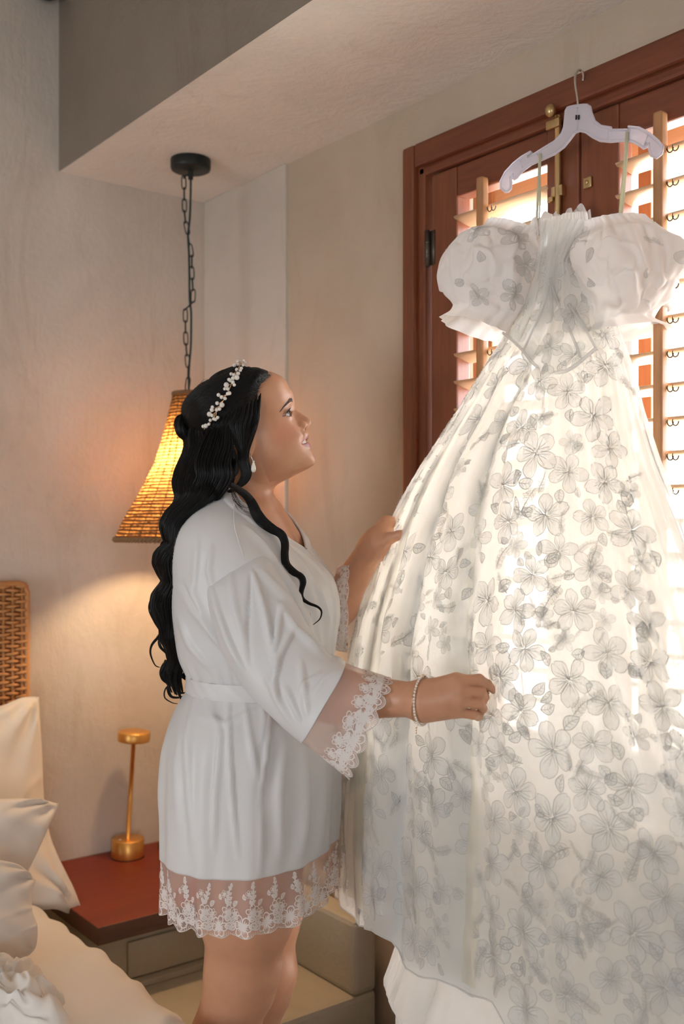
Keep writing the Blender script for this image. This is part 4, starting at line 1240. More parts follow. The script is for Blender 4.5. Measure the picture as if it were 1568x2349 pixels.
# seams: shoulder seam and dropped armhole
def nearest_depth(x, y, extra=-.003, which=None):
    ap = np.concatenate(robe_pts if which is None else robe_pts[:which]); qx, qy, qd = project(ap)
    m_ = (np.abs(qx-x) < 7) & (np.abs(qy-y) < 7)
    return (qd[m_].min() if m_.any() else 1.75)+extra
cur = spline([(537, 1150), (537, 1198), (545, 1235), (559, 1277)], 26)
dd = np.array([nearest_depth(x, y, .0006, 1) for x, y in cur]); dd = np.convolve(np.pad(dd, 3, mode='edge'), np.ones(7)/7, 'valid')
mk('shoulder_seam', *tubeg(np.array([P(x, y, d) for (x, y), d in zip(cur, dd)]), .0011, 6), M['satin'], robe)
mk('armhole_seam', *tubeg(sp[3], .0014, 6, False, True), M['satin'], robe)
SRl = [(540, 1300, 640, 1240, 2.07, .05), (600, 1400, 700, 1330, 2.09, .06), (690, 1470, 752, 1370, 2.10, .058), (742, 1478, 772, 1312, 2.075, .055)]
spl, snl = sleeve(SRl, 60, 80, [], 9)
mk('sleeve', spl.reshape(-1, 3), grid_faces(60, 80, False, True), M['satin'], robe)

# ------------------------------------------------------------------ 2-D motif kit (flowers, leaves, sprigs) that is laid on curved cloth
class Motif:
    def __init__(s): s.v = []; s.f = []; s.m = []; s.n = 0
    def poly(s, pts, layer=0):
        pts = np.asarray(pts, float); c = pts.mean(0)
        n = len(pts)
        s.v += [np.r_[c, layer]]+[np.r_[q, layer] for q in pts]
        s.f += [(s.n, s.n+1+i, s.n+1+(i+1) % n) for i in range(n)]; s.m += [layer]*n; s.n += n+1
    def strip(s, pts, w, layer=1, closed=False):
        pts = np.asarray(pts, float)
        t = np.gradient(pts, axis=0) if not closed else np.roll(pts, -1, 0)-np.roll(pts, 1, 0)
        t /= np.linalg.norm(t, axis=1)[:, None]+1e-12
        nn = np.stack([-t[:, 1], t[:, 0]], 1); w = np.broadcast_to(np.asarray(w, float), (len(pts),))[:, None]
        n = len(pts)
        for q in np.stack([pts+nn*w/2, pts-nn*w/2], 1).reshape(-1, 2): s.v.append(np.r_[q, layer])
        for i in range(n if closed else n-1):
            a, b_ = 2*i, 2*((i+1) % n)
            s.f.append((s.n+a, s.n+a+1, s.n+b_+1, s.n+b_)); s.m.append(layer)
        s.n += 2*n
    def add(s, o, c, rot, sc, flip=False):
        v = np.array(o.v); xy = v[:, :2]*sc
        if flip: xy = xy*np.array([-1, 1])
        R = np.array([[math.cos(rot), -math.sin(rot)], [math.sin(rot), math.cos(rot)]])
        v = np.c_[xy@R.T+c, v[:, 2]]
        s.v += list(v); s.f += [tuple(i+s.n for i in q) for q in o.f]; s.m += o.m; s.n += len(v)
def m_flower(seed, k=5, lw=.035, fill=True, veins=3):
    r = random.Random(seed); mo = Motif()
    for i in range(k):
        a = 2*math.pi*i/k+r.uniform(-.12, .12); L = r.uniform(.85, 1.05); w = r.uniform(.50, .62)
        s_ = np.linspace(0, 1, 9); half = w*np.sin(np.pi*s_**.8*.93+.05)**.75*(.35+.75*s_)
        rad = .10+L*s_*(1)
        up = np.stack([rad, half*.85], 1); dn = np.stack([rad, -half*.85], 1)[::-1]
        tip = np.array([[.10+L*1.02, half[-1]*.4], [.10+L*.97+r.uniform(-.03, .03), 0], [.10+L*1.03, -half[-1]*.4]])
        pts = np.concatenate([up, tip, dn])
        pts[:, 0] += .02*np.sin(np.arange(len(pts))*2.1+seed)
        R = np.array([[math.cos(a), -math.sin(a)], [math.sin(a), math.cos(a)]])
        pts = pts@R.T
        if fill: mo.poly(pts, 0)
        mo.strip(pts, lw, 1, True)
        for j in range(veins):
            b_ = (j-(veins-1)/2)*.26
            q = np.stack([np.linspace(.16, .62+.15*r.random(), 4), np.linspace(0, b_, 4)], 1)@R.T
            mo.strip(q, [lw*1.2, lw, lw*.8, lw*.3], 1)
    for i in range(7):
        a = r.uniform(0, 6.28); q = np.array([[0, 0], [.16*math.cos(a), .16*math.sin(a)]]); mo.strip(q, lw*1.5, 1)
    return mo
def m_leaf(seed, lw=.035, fill=True):
    r = random.Random(seed); mo = Motif(); s_ = np.linspace(0, 1, 10); w = r.uniform(.24, .34)
    half = w*np.sin(np.pi*s_**.85)**.9
    bend = .12*np.sin(np.pi*s_)*r.choice([-1, 1])
    pts = np.concatenate([np.stack([s_, half+bend], 1), np.stack([s_, -half+bend], 1)[::-1][1:-1]])
    if fill: mo.poly(pts, 0)
    mo.strip(pts, lw*1.3, 1, True)
    mo.strip(np.stack([s_*.9, bend], 1), lw, 1)
    for k in (.3, .5, .7):
        b0 = np.interp(k, s_, bend)
        for sg in (-1, 1): mo.strip(np.array([[k-.12, b0], [k+.03, b0+sg*np.interp(k, s_, half)*.7]]), lw*.7, 1)
    return mo
def m_sprig(seed, lw=.03, fill=True, n=6):
    r = random.Random(seed); mo = Motif()
    s_ = np.linspace(0, 1, 10); st = np.stack([s_*1.6, .18*np.sin(s_*3+seed)], 1)
    mo.strip(st, lw*1.6, 1)
    lf = m_leaf(seed+1, lw*1.6, fill)
    for i in range(n):
        k = (i+.6)/n; c = np.array([np.interp(k, s_, st[:, 0]), np.interp(k, s_, st[:, 1])])
        for sg in (-1, 1): mo.add(lf, c, sg*(.7+.25*r.random())+.1, .42*(1.1-.5*k)*(.85+.3*r.random()))
    mo.add(lf, st[-1], .1, .4)
    return mo
def lay(mo, surf, offs=(.0006, .0012)):
    """surf(a,b)->(pos,normal)"""
    v = np.array(mo.v)
    p, n = surf(v[:, 0], v[:, 1])
    return p+n*np.where(v[:, 2] > .5, offs[1], offs[0])[:, None]
def grid_surface(G, Nn, cv=True):
    """bilinear lookup in a grid by fractional indices"""
    nu, nv = G.shape[:2]
    def s(i, j):
        i = np.clip(i, 0, nu-1.001); i0 = i.astype(int); fi = (i-i0)[:, None]
        j0 = np.floor(j).astype(int); fj = (j-j0)[:, None]
        if cv: ja, jb = j0 % nv, (j0+1) % nv
        else:
            j0 = np.clip(j0, 0, nv-2); fj = np.clip(j[:, None]-j0[:, None], 0, 1); ja, jb = j0, j0+1
        o_ = []
        for g in (G, Nn):
            o_.append((g[i0, ja]*(1-fj)+g[i0, jb]*fj)*(1-fi)+(g[i0+1, ja]*(1-fj)+g[i0+1, jb]*fj)*fi)
        return o_[0], o_[1]
    return s

def lace_band(name, G, closed, parent, scal, period, motif_scale, row_v, out_sign=1, extra=()):
    """G (nv,nu,3): rows from the cloth edge to the free edge; scalloped free edge; lace flowers laid on it"""
    nv_, nu_ = G.shape[:2]
    G = G.copy()
    # scallops: stretch the rows by the scallop amount
    uu = np.arange(nu_)
    sc_ = np.abs(np.sin(np.pi*uu/period))**.7
    tgt = 1-scal*(1-sc_)
    base = G.copy()
    for j in range(nu_):
        q = np.linspace(0, tgt[j], nv_)*(nv_-1)
        i0 = np.clip(q.astype(int), 0, nv_-2); fr = (q-i0)[:, None]
        G[:, j] = base[i0, j]*(1-fr)+base[i0+1, j]*fr
    Nn = grid_normals(base, closed)
    cc = base.mean(1, keepdims=True)
    if ((base-cc)*Nn).sum(-1).mean() < 0: Nn = -Nn
    tu = mk(name, G.reshape(-1, 3), grid_faces(nv_, nu_, False, closed), M['tulle'], parent)
    s = grid_surface(base, Nn, closed)
    mo = Motif()
    stepu = np.linalg.norm(np.diff(base[-1], axis=0), axis=1).mean(); stepv = np.linalg.norm(np.diff(base[:, ::5], axis=0), axis=-1).mean()
    W_ = stepu*nu_; Hh = stepv*(nv_-1)
    fl = [m_flower(i, 6, .13, False, 2) for i in range(4)]; lf = [m_leaf(i+9, .13, False) for i in range(3)]; spg = [m_sprig(i+3, .10, False, 4) for i in range(3)]
    n = int(round(W_/(period*stepu)))
    for k in range(n):
        u0 = (k+.5)*period*stepu
        ms = motif_scale
        mo.add(fl[k % 4], (u0, row_v[0]*Hh), k*1.3, ms)
        mo.add(fl[(k+1) % 4], (u0-ms*1.25, row_v[0]*Hh-ms*1.35), k*.7, ms*.72)
        mo.add(fl[(k+2) % 4], (u0+ms*.9, row_v[0]*Hh-ms*1.15), k*2.1, ms*.5)
        mo.add(lf[k % 3], (u0+ms*.8, row_v[0]*Hh-.2*ms), .4, ms*1.0); mo.add(lf[(k+1) % 3], (u0-ms*.8, row_v[0]*Hh-.1*ms), 2.9, ms*1.0)
        mo.add(lf[(k+2) % 3], (u0-ms*1.5, row_v[0]*Hh-ms*.4), 3.6, ms*.8); mo.add(lf[(k+1) % 3], (u0+ms*1.5, row_v[0]*Hh-ms*.7), -.5, ms*.8)
        if len(row_v) > 1:
            mo.add(spg[k % 3], (u0-ms*.9, row_v[0]*Hh-ms*2.0), -1.75+.3*math.sin(k), ms*1.15)
            mo.add(fl[(k+3) % 4], (u0-ms*.8, row_v[1]*Hh), k*1.1, ms*.36)
            mo.add(lf[k % 3], (u0-ms*.4, row_v[1]*Hh+ms*.5), -1.2, ms*.55); mo.add(lf[(k+1) % 3], (u0-ms*1.9, row_v[0]*Hh-ms*1.9), -2.4, ms*.7)
        for e in range(int(period*1)):   # picot edge threads
            uq = (k*period+e)*stepu; j = int(k*period+e) % nu_
            vv = tgt[j]*Hh
            mo.strip(np.array([[uq, vv-.0045], [uq+stepu*.3, vv-.0002]]), .0007, 1)
    if extra: extra(mo, W_, Hh, fl, lf, spg)
    v = lay(mo, lambda a, b_: s(b_/stepv, a/stepu), (.0005, .0009))
    ok = np.array(mo.v)[:, 1] < Hh*1.02
    f = [q for q in mo.f if all(ok[i] for i in q)]
    e_ = mk('lace_embroidery', v, f, M['lacethread'], tu, False)
    tag(e_, kind='stuff')
    e2 = G[-1]; v, f = tubeg(e2 if not closed else e2, .0008, 4, True, closed); mk('scalloped_edge', v, f, M['lacethread'], tu)
    return tu
# hem lace
hth = np.linspace(-np.pi, np.pi, 320, endpoint=False)
r0 = robe_ring(np.array([1932.]), hth)[0]
hang = []
top_d = pos[-1]
top_i = np.stack([np.interp(np.mod(hth-thg[-1, 0], 2*np.pi)+thg[-1, 0], thg[-1], top_d[:, k]) for k in range(3)], 1)
Hlen = 121/FPX*D0
c_ = r0.mean(0)
for q in np.linspace(0, 1, 26):
    dr = (r0-c_); dr[:, 2] = 0
    wv = (np.sin(hth*23+1.3)*.004+np.sin(hth*13)*.003)*q
    hang.append(top_i-np.array([0, 0, 1])*Hlen*q+dr/np.linalg.norm(dr, axis=1)[:, None]*(wv-.004*q)[:, None])
lace_band('lace_hem', np.array(hang), True, robe, .085, 13.34, .0175, (.80, .24))
# right cuff: from the sleeve hem to the scalloped edge
def cuff(rings, n_len, n_ring, seed):
    p, n = sleeve(rings, n_len, n_ring, [], seed); return p
cf = cuff([(691, 1698, 790, 1527, 1.685, .064), (743, 1738, 843, 1543, 1.668, .060), (800, 1782, 899, 1558, 1.650, .056)], 24, 200, 2)
cf[0] = np.stack([np.interp(np.linspace(0, 130, 200, endpoint=False), np.arange(131), np.r_[sp[-1][:, k], sp[-1][0, k]]) for k in range(3)], 1)
lace_band('lace_cuff', cf, True, robe, .14, 12.5, .0150, (.76,))
cf = cuff([(738, 1478, 770, 1306, 2.075, .062), (766, 1489, 783, 1297, 2.050, .064), (797, 1494, 800, 1290, 2.030, .062)], 20, 160, 9)
lace_band('lace_cuff', cf, True, robe, .12, 12.3, .0160, (.76,))
# ------------------------------------------------------------------ hair
m, nt, b, o = newmat('black hair')
b.inputs['Base Color'].default_value = (.0055, .0045, .0040, 1); b.inputs['Roughness'].default_value = .30
b.inputs['Specular IOR Level'].default_value = .28
M['hair'] = m
M['hairbase'] = plain('dark hair base', (.006, .005, .0045), .6)
def strands(name, S, r0, r1, parent, mat=None):
    """S (n,k,3) world positions -> one hair-curves object"""
    S = np.asarray(S, np.float32); n, k, _ = S.shape
    off = np.array(base_of(parent))
    hc = bpy.data.hair_curves.new(name)
    hc.add_curves([k]*n)
    hc.attributes['position'].data.foreach_set('vector', (S-off.astype(np.float32)).ravel()) if 'position' in hc.attributes else None
    ra = hc.attributes.get('radius') or hc.attributes.new('radius', 'FLOAT', 'POINT')
    t_ = np.linspace(0, 1, k)
    rad = np.where(t_ < .55, r0, r0+(r1-r0)*(t_-.55)/.45)
    ra.data.foreach_set('value', np.tile(rad, n).astype(np.float32))
    hc.materials.append(mat or M['hair'])
    ob = bpy.data.objects.new(name, hc); COL.objects.link(ob); ob.parent = parent
    return ob
hair = bpy.data.objects.new('hair', None); COL.objects.link(hair); hair.parent = person
hair.location = Vector(P(480, 1000, DH))-person.location
hair['label'] = 'long black wavy hair, half tied back'
# hairline on the near side of the head (pixel rows), mirrored to the far side
HLN = np.array([(634, 861), (629, 872), (620, 886), (613, 903), (609, 922), (607, 945), (600, 966), (590, 985), (582, 1000), (570, 1008), (562, 1014), (557, 1030)])
hf, hu = px2fu(HLN[:, 0], HLN[:, 1])
oo = np.argsort(hu); hfS, huS = hf[oo], hu[oo]
def hairline_f(u): return np.interp(u, huS, hfS)
def hair_bulk(u, f):   # how far the hair stands off the skull
    return .010+.004*sm(-f, .02, .12)+.004*sm(u, .06, .12)
def cap_sdf(p):
    q = p-HO; f, u, l = q@HFv, q@HUv, q@HL
    al = np.abs(l); uc = np.clip(u, -.06, BU[-1])
    fr, bk, w = pint(uc, BU, BF), pint(uc, BU, BB), pint(uc, BU, BW)
    bk = np.where(u < -.02, np.minimum(bk, -.095), bk)
    fw = -.030
    a = np.where(f > fw, np.maximum(fr-fw, .012), np.maximum(fw-bk, .012))
    rho = (np.abs((f-fw)/a)**2.2+(al/w)**2.2)**(1/2.2)
    sk = (rho-1)*np.minimum(np.minimum(a, w), .05)
    sk = smax(sk, u-BU[-1]+.004, .03)
    hl = hairline_f(u)
    d = sk-(hair_bulk(u, f)*sm(hl-f, 0, .035)-.0022*sm(f-hl, -.03, 0))
    side = sm(al, .045, .06)
    d = smax(d, (f-hl+.004)*.8-.0*(1-side), .006)
    d = smax(d, -.075-u, .02)
    return d
cv_, cq_ = surface_nets(cap_sdf, HO-.20, HO+.20, .0032)
mk('hair_cap', cv_, cq_, M['hairbase'], hair)
# the strands of the crown and sides are combed back to the half-up knot
GATH = head2w(-.138, .034, 0.0)          # where they gather
def on_cap(p, lift=.001, it=6):
    for _ in range(it):
        d = cap_sdf_full(p); e = .0008
        g = np.stack([cap_sdf_full(p+e*k)-cap_sdf_full(p-e*k) for k in np.eye(3)], 1)/(2*e)
        n2 = np.maximum((g**2).sum(1), .2)
        p = p-((d-lift)/n2)[:, None]*g
    return p
def cap_sdf_full(p):
    q = p-HO; f, u, l = q@HFv, q@HUv, q@HL
    al = np.abs(l); uc = np.clip(u, -.06, BU[-1])
    fr, bk, w = pint(uc, BU, BF), pint(uc, BU, BB), pint(uc, BU, BW)
    bk = np.where(u < -.02, np.minimum(bk, -.095), bk)
    fw = -.030
    a = np.where(f > fw, np.maximum(fr-fw, .012), np.maximum(fw-bk, .012))
    rho = (np.abs((f-fw)/a)**2.2+(al/w)**2.2)**(1/2.2)
    sk = (rho-1)*np.minimum(np.minimum(a, w), .05)
    sk = smax(sk, u-BU[-1]+.004, .03)
    return sk-hair_bulk(u, f)*sm(hairline_f(u)-f, -.002, .03)
def cap_hit(x, y):
    ds = np.linspace(1.75, 1.95, 140)
    p = np.array([0, 0, CAMZ])+ray(x, y)[None]*ds[:, None]
    d = cap_sdf_full(p)
    if (d < .004).any(): return ds[(d < .004).argmax()]
    return float(ds[d.argmin()])
NS = 7000; K = 26
ru = rng.random(NS)
lu = np.interp(ru, [0, 1], [huS[3], huS[-1]])       # height on the hairline
side_ = np.where(rng.random(NS) < .82, -1, 1)
depth = rng.random(NS)**1.6*.10
f0 = hairline_f(lu)-depth-.001+rng.normal(0, .0012, NS)
# lateral place from the skull section
uc = np.clip(lu, BU[0], BU[-1]); fr, w = pint(uc, BU, BF), pint(uc, BU, BW); a_ = np.maximum(fr+.03, .012)
al0 = w*np.clip(1-np.clip(np.abs((f0+.03)/a_), 0, 1)**2.2, 0, 1)**(1/2.2)
top = rng.random(NS) < .38                            # parted rows over the top of the head
lt_ = rng.random(NS)
al0 = np.where(top, al0*lt_, al0)
p0 = head2w(f0, np.where(top, lu+.07, lu), side_*np.where(top, al0, al0*1.25))
p0 = on_cap(p0, .0004, 9)
# gather: upper strands to the knot, lower ones sweep past behind the ear
low = (lu < .035) & ~top
tgt_up = GATH+rng.normal(0, .006, (NS, 3))
el, ul = px2fu(500, 1085)
tgt_lo = head2w(el+rng.normal(0, .012, NS), ul+rng.normal(0, .01, NS), side_*(.062+rng.random(NS)*.012))
tgt = np.where(low[:, None], tgt_lo, tgt_up)
S = np.zeros((NS, K, 3))
wob = rng.normal(0, .004, (NS, 3))
for k in range(K):
    t_ = k/(K-1)
    q = p0*(1-t_)+tgt*t_
    # arc along the head: push outwards from the head centre, then snap to the cap
    c_ = head2w(-.035, .03, 0.0)
    out = q-c_; out /= np.linalg.norm(out, axis=1)[:, None]
    q = q+out*(.06*math.sin(math.pi*t_))+wob*math.sin(math.pi*t_)
    q = q-HUv*(.02*math.sin(math.pi*t_))*(~low)[:, None]
    if t_ < .93:
        q2 = on_cap(q, .0006+.0016*rng.random(), 3)
        q = q2
    S[:, k] = q
S[:, -2] = S[:, -3]*.35+tgt*.65
qq = S-HO; qf_, qu_ = qq@HFv, qq@HUv
bad = ((qf_ > hairline_f(qu_)+.0035) & (qu_ < .10)).any(1) | (np.linalg.norm(np.diff(S, axis=1), axis=2).max(1) > .03)
S = S[~bad]
strands('combed_hair', S, .00026, .00020, hair)
# knot of twisted hair
def lock_tube(mb, path, r, flat=1.0, n=8): mb.add(*tubeg(path, r, n, True, False, flat))
kn = []
mb = MB()
for k in range(5):
    a0 = k*1.25
    tt = np.linspace(0, 1, 22)
    ctr = P(421, 975, DH-.01)
    rr = .016+.004*math.sin(k)
    pth = ctr+np.outer(rr*np.cos(a0+tt*5.2), HUv)+np.outer(rr*np.sin(a0+tt*5.2), HL*.9+HFv*.35)-np.outer((.004-.012*tt), HFv)+np.outer(-.012*tt, HUv)
    lock_tube(mb, pth, .0085*np.sin(np.pi*np.clip(tt*.9+.06, 0, 1))**.5, .8)
    kn.append(pth)
mb.add(*sphereg(P(425, 973, DH-.005), (.014, .014, .024), 14, 10))
mb.obj('knot', M['hairbase'], hair)
S = []
for pth in kn:
    t, a, b_ = frames(pth)
    for i in range(60):
        an = rng.random()*6.28; q = .0085*(.85+.2*rng.random())
        S.append(pth+(a*math.cos(an)+b_*math.sin(an))*(q*np.sin(np.pi*np.linspace(.06, .96, len(pth)))**.5)[:, None])
strands('knot_hair', np.array(S), .0003, .0002, hair)

# long tresses down the back
LE = np.array([(440, 920), (425, 960), (424, 1000), (430, 1020), (424, 1045), (408, 1080), (402, 1105), (410, 1140), (404, 1160), (384, 1182), (374, 1205), (382, 1232), (388, 1246), (378, 1258), (360, 1272), (356, 1290), (366, 1312), (378, 1332), (372, 1345), (354, 1366), (350, 1390), (362, 1415), (372, 1440), (374, 1465), (384, 1490), (388, 1520), (378, 1540), (378, 1560), (392, 1590), (404, 1605)], float)
RE = np.array([(540, 920), (556, 960), (548, 1020), (542, 1060), (535, 1095), (520, 1125), (500, 1142), (470, 1160), (447, 1185), (430, 1212), (422, 1245), (415, 1280), (411, 1320), (413, 1360), (417, 1400), (420, 1440), (427, 1480), (431, 1510), (432, 1530), (428, 1560), (432, 1585), (430, 1605)], float)
rows = np.linspace(930, 1605, 114)
lx_, rx_ = np.interp(rows, LE[:, 1], LE[:, 0]), np.interp(rows, RE[:, 1], RE[:, 0])
def back_depth(y): return np.interp(y, [960, 1060, 1130, 1200, 1300, 1605], [1.915, 1.905, 1.89, 1.885, 1.89, 1.90])
def half_depth(y): return np.interp(y, [960, 1060, 1130, 1250, 1400, 1605], [.062, .070, .080, .075, .055, .030])
mass = MB(); ring_n = 26
aa = np.linspace(0, 2*np.pi, ring_n, endpoint=False)
body_ring = []
for y, l, r in zip(rows[:-12], lx_[:-12], rx_[:-12]):
    c0 = P((l+r)/2, y, back_depth(y)); hw_ = (r-l)/2/FPX*back_depth(y)*.90; hd = half_depth(y)*.92
    body_ring.append(c0+np.outer(np.cos(aa)*hw_, RV)+np.outer(np.sin(aa)*hd, FV)*1.0)
bn = np.array(body_ring)
mass.add(bn.reshape(-1, 3), grid_faces(len(bn), ring_n, False, True)+[tuple((len(bn)-1)*ring_n+np.arange(ring_n)), tuple(range(ring_n))[::-1]])
mass.obj('tress_core', M['hairbase'], hair)
# locks: ribbons of strands running down the mass; each with its own wave
S = []
NLK = 34
for k in range(NLK):
    w0 = (k % 17)/16.0
    lay_ = -1 if k < 24 else (1 if k < 28 else -.2)
    ph = rng.random()*6.28
    y1 = 1605-rng.random()*90*(0.3+abs(w0-.4)) if w0 < .75 else 1500+rng.random()*80
    y0 = 945+50*rng.random()+40*w0
    yk = np.linspace(y0, y1, 56)
    l, r = np.interp(yk, LE[:, 1], LE[:, 0]), np.interp(yk, RE[:, 1], RE[:, 0])
    tpar = (yk-y0)/(y1-y0)
    ww = np.clip(.02+.96*w0+.06*np.sin(yk/52+ph)*sm(tpar, .15, .4)*np.sin(np.pi*w0), 0, 1)
    x = l+(r-l)*ww
    ex = 2*ww-1
    dd = back_depth(yk)+lay_*half_depth(yk)*np.sqrt(np.clip(1-ex**2, 0.02, 1))*.98
    dd = dd+.006*np.sin(yk/42+ph*2)*sm(tpar, .2, .5)
    pth = np.array([P(a_, b_, c_) for a_, b_, c_ in zip(x, yk, dd)])
    t, a, b_ = frames(pth)
    rad = (.0165-.006*rng.random())*sm(tpar, -.03, .12)*np.where(tpar < .8, 1, 1-(tpar-.8)/.2*.85)
    nst = 210
    an = rng.random(nst)*6.28; q = np.sqrt(rng.random(nst))
    tw = ph+tpar*5
    for i in range(nst):
        S.append(pth+(a*np.cos(an[i]+tw)[:, None]+b_*np.sin(an[i]+tw)[:, None]*.6)*(rad*q[i])[:, None])
strands('long_tresses', np.array(S), .00030, .00014, hair)
# loose ends and stray curls at the back, the side wave by the ear and the front tress
def lock(pts, r_, nst, seed, k=60, r0=.00030, r1=.00010, tip=.12):
    """pts: (x,y,depth)"""
    c = spline(np.array([P(*q) for q in pts]), k)
    t, a, b_ = frames(c); tp = np.linspace(0, 1, k)
    R = np.interp(tp, np.linspace(0, 1, len(r_)), r_)
    g = np.random.default_rng(seed); out = []
    for i in range(nst):
        an, q = g.random()*6.28, math.sqrt(g.random()); dr = g.normal(0, .12)
        out.append(c+(a*np.cos(an+tp*(2+dr))[:, None]+b_*np.sin(an+tp*(2+dr))[:, None]*.65)*(R*q)[:, None])
    return out
S = []
dB = 1.885
for pts, r_, n_ in [
    ([(366, 1345, dB), (348, 1378, dB), (345, 1400, dB), (356, 1425, dB), (369, 1448, dB), (362, 1462, dB), (348, 1480, dB), (345, 1500, dB), (355, 1525, dB), (366, 1531, dB)], [.004, .004, .0035, .002, .0008], 50),
    ([(385, 1430, dB), (368, 1462, dB), (367, 1482, dB), (382, 1500, dB), (388, 1515, dB)], [.003, .003, .0012], 40),
    ([(395, 1490, dB), (384, 1500, dB), (385, 1518, dB)], [.002, .002, .001], 20),
    ([(425, 1505, dB), (420, 1530, dB), (432, 1543, dB), (445, 1535, dB), (448, 1522, dB)], [.004, .004, .003, .001], 60),
    ([(405, 1540, dB), (425, 1556, dB), (436, 1565, dB), (441, 1580, dB)], [.004, .004, .0025, .001], 60),
    ([(392, 1560, dB), (386, 1580, dB), (392, 1597, dB), (408, 1600, dB), (424, 1596, dB)], [.005, .0045, .003, .001], 70),
    ([(400, 1560, dB), (404, 1580, dB), (415, 1590, dB), (428, 1588, dB)], [.005, .0045, .003, .001], 70),
    ([(398, 1565, dB), (380, 1580, dB), (378, 1600, dB), (395, 1612, dB), (412, 1615, dB)], [.0015, .0015, .001, .0004], 16),
    ([(383, 1515, dB), (372, 1540, dB), (374, 1556, dB), (388, 1570, dB)], [.006, .007, .006, .003], 90),
    ([(388, 1235, dB-.01), (372, 1244, dB-.01), (364, 1262, dB-.01)], [.0015, .0015, .0006], 14)]:
    S += lock(pts, r_, n_, len(S)+3)
strands('loose_curls', np.array(S), .00030, .00010, hair)
S = []
# side hair in front of the ear sweeping down behind the jaw
dS = 1.832
for j in range(12):
    q = j/11
    x0, y0 = 598-q*92, 897+q*55                     # root under the combed hair
    up = [(x0-t_*(14+6*q), y0+t_*(75-40*q)) for t_ in (0, .33, .66, 1)]
    pts = [(x, y, cap_hit(x, y)+e_) for (x, y), e_ in zip(up, (.008, .003, -.001, -.0015))]
    if j < 7:
        dx = -q*30
        pts += [(566+dx, 1030, dS-.004), (566+dx*.9, 1058, dS-.008), (573+dx, 1086, dS-.008), (564+dx*.9, 1106, dS-.008), (545+dx*.5, 1119, dS-.012), (528+dx*.3, 1128, dS-.02)]
        rr_ = [.0006, .005, .0085, .0085, .0080, .0070, .0056, .0040, .0032, .0030]
    else:
        x1 = 538-(q-.55)*150
        pts += [(x1, 1025, dS-.012), (x1-8, 1062, dS-.018), (x1-5, 1095, dS-.018), (x1-22, 1128, dS-.010), (x1-48, 1160, dS+.012), (x1-62, 1190, dS+.030)]
        rr_ = [.0006, .006, .011, .013, .014, .013, .011, .008, .004]
    S += lock(pts, rr_, (70 if j < 2 else 170), 40+j)
strands('side_waves', np.array(S), .00030, .00022, hair)
FT = [(528, 1112), (548, 1124), (566, 1138), (580, 1158), (590, 1178), (604, 1196), (626, 1214), (645, 1226), (653, 1246), (653, 1272), (658, 1294), (676, 1312), (692, 1322), (697, 1336), (692, 1356), (693, 1372), (708, 1384), (728, 1392), (737, 1403), (733, 1420), (718, 1433)]
sc_ = spline(np.array(FT, float), 44)
dd = np.array([nearest_depth(x, y, -.010) for x, y in sc_])
dd[:8] = np.minimum(dd[:8], np.linspace(1.80, dd[8], 8)); 
dd = np.convolve(np.pad(dd, 5, mode='edge'), np.ones(11)/11, 'valid')
ftp = [(x, y, d) for (x, y), d in zip(sc_, dd)]
S = lock(ftp, [.0045, .0065, .0085, .0095, .0085, .0075, .0066, .0055, .0045, .0036, .0026, .0016, .0007], 330, 81, 110)
S += lock([(x-4+3*math.sin(i*.4), y+1, d-.002) for i, (x, y, d) in enumerate(ftp[:38])], [.003, .006, .008, .008, .006, .006, .005, .004, .003, .001], 60, 83, 110)
strands('front_tress', np.array(S), .00032, .00012, hair)
S = lock([(531, 1118, 1.80), (545, 1150, 1.775), (560, 1170, 1.768), (580, 1180, 1.765)], [.002, .008, .010, .008], 16, 90, 30, .00018, .00008)
S += lock([(531, 1118, 1.80), (540, 1142, 1.78), (562, 1156, 1.768), (585, 1160, 1.765)], [.002, .006, .008, .006], 12, 91, 30, .00018, .00008)
strands('flyaway_hair', np.array(S), .00018, .00008, hair)

# ------------------------------------------------------------------ jewellery
M['pearl'] = plain('ivory pearl', (.80, .74, .66), .18, 0, Coat_Weight=.6)
M['wire'] = plain('rose gold wire', (.72, .45, .25), .3, 1.0)
vine_px = [(468, 985), (475, 975), (484, 966), (490, 955), (497, 942), (508, 925), (518, 908), (526, 892), (534, 874), (541, 858), (546, 846), (553, 832)]
pts = []
vine = thing('hair_vine', 'pearl and wire hair vine pinned across her black hair', 'hair vine', tuple(P(510, 920, 1.83)))
wp = np.array([P(x, y, cap_hit(x, y)-.003) for x, y in vine_px])
cw = spline(wp, 80)
mb = MB(); mb.add(*tubeg(cw, .0007, 6)); mb.add(*tubeg(cw+np.array([.0, 0, .0014])*np.sin(np.arange(80)*.9)[:, None], .0005, 5))
PEARLS = [(545, 829, 3.6), (554, 834, 3.0), (558, 827, 2.8), (562, 831, 2.6), (537, 838, 4.2), (545, 836, 3), (553, 845, 3.6), (543, 848, 3.8), (551, 850, 3.2), (546, 857, 4.0), (557, 838, 2.8), (530, 858, 3.6), (536, 860, 3.8), (543, 866, 5.2), (534, 868, 4.2), (525, 871, 3.8), (528, 873, 3.8), (534, 877, 3.8), (537, 883, 3.4), (519, 883, 5.4), (515, 892, 3.2), (522, 892, 3.8), (526, 902, 4.0), (522, 903, 3.8), (501, 906, 4.0), (508, 911, 4.0), (516, 914, 3.6), (498, 925, 4.0), (509, 929, 5.2), (503, 938, 4.0), (487, 934, 3.6), (486, 940, 4.4), (497, 940, 3.8), (480, 950, 5.2), (486, 953, 3.6), (499, 958, 3.6), (482, 964, 3.4), (490, 961, 3.4), (494, 962, 3.6), (472, 977, 4.8), (466, 978, 3.8), (479, 973, 3.4)]
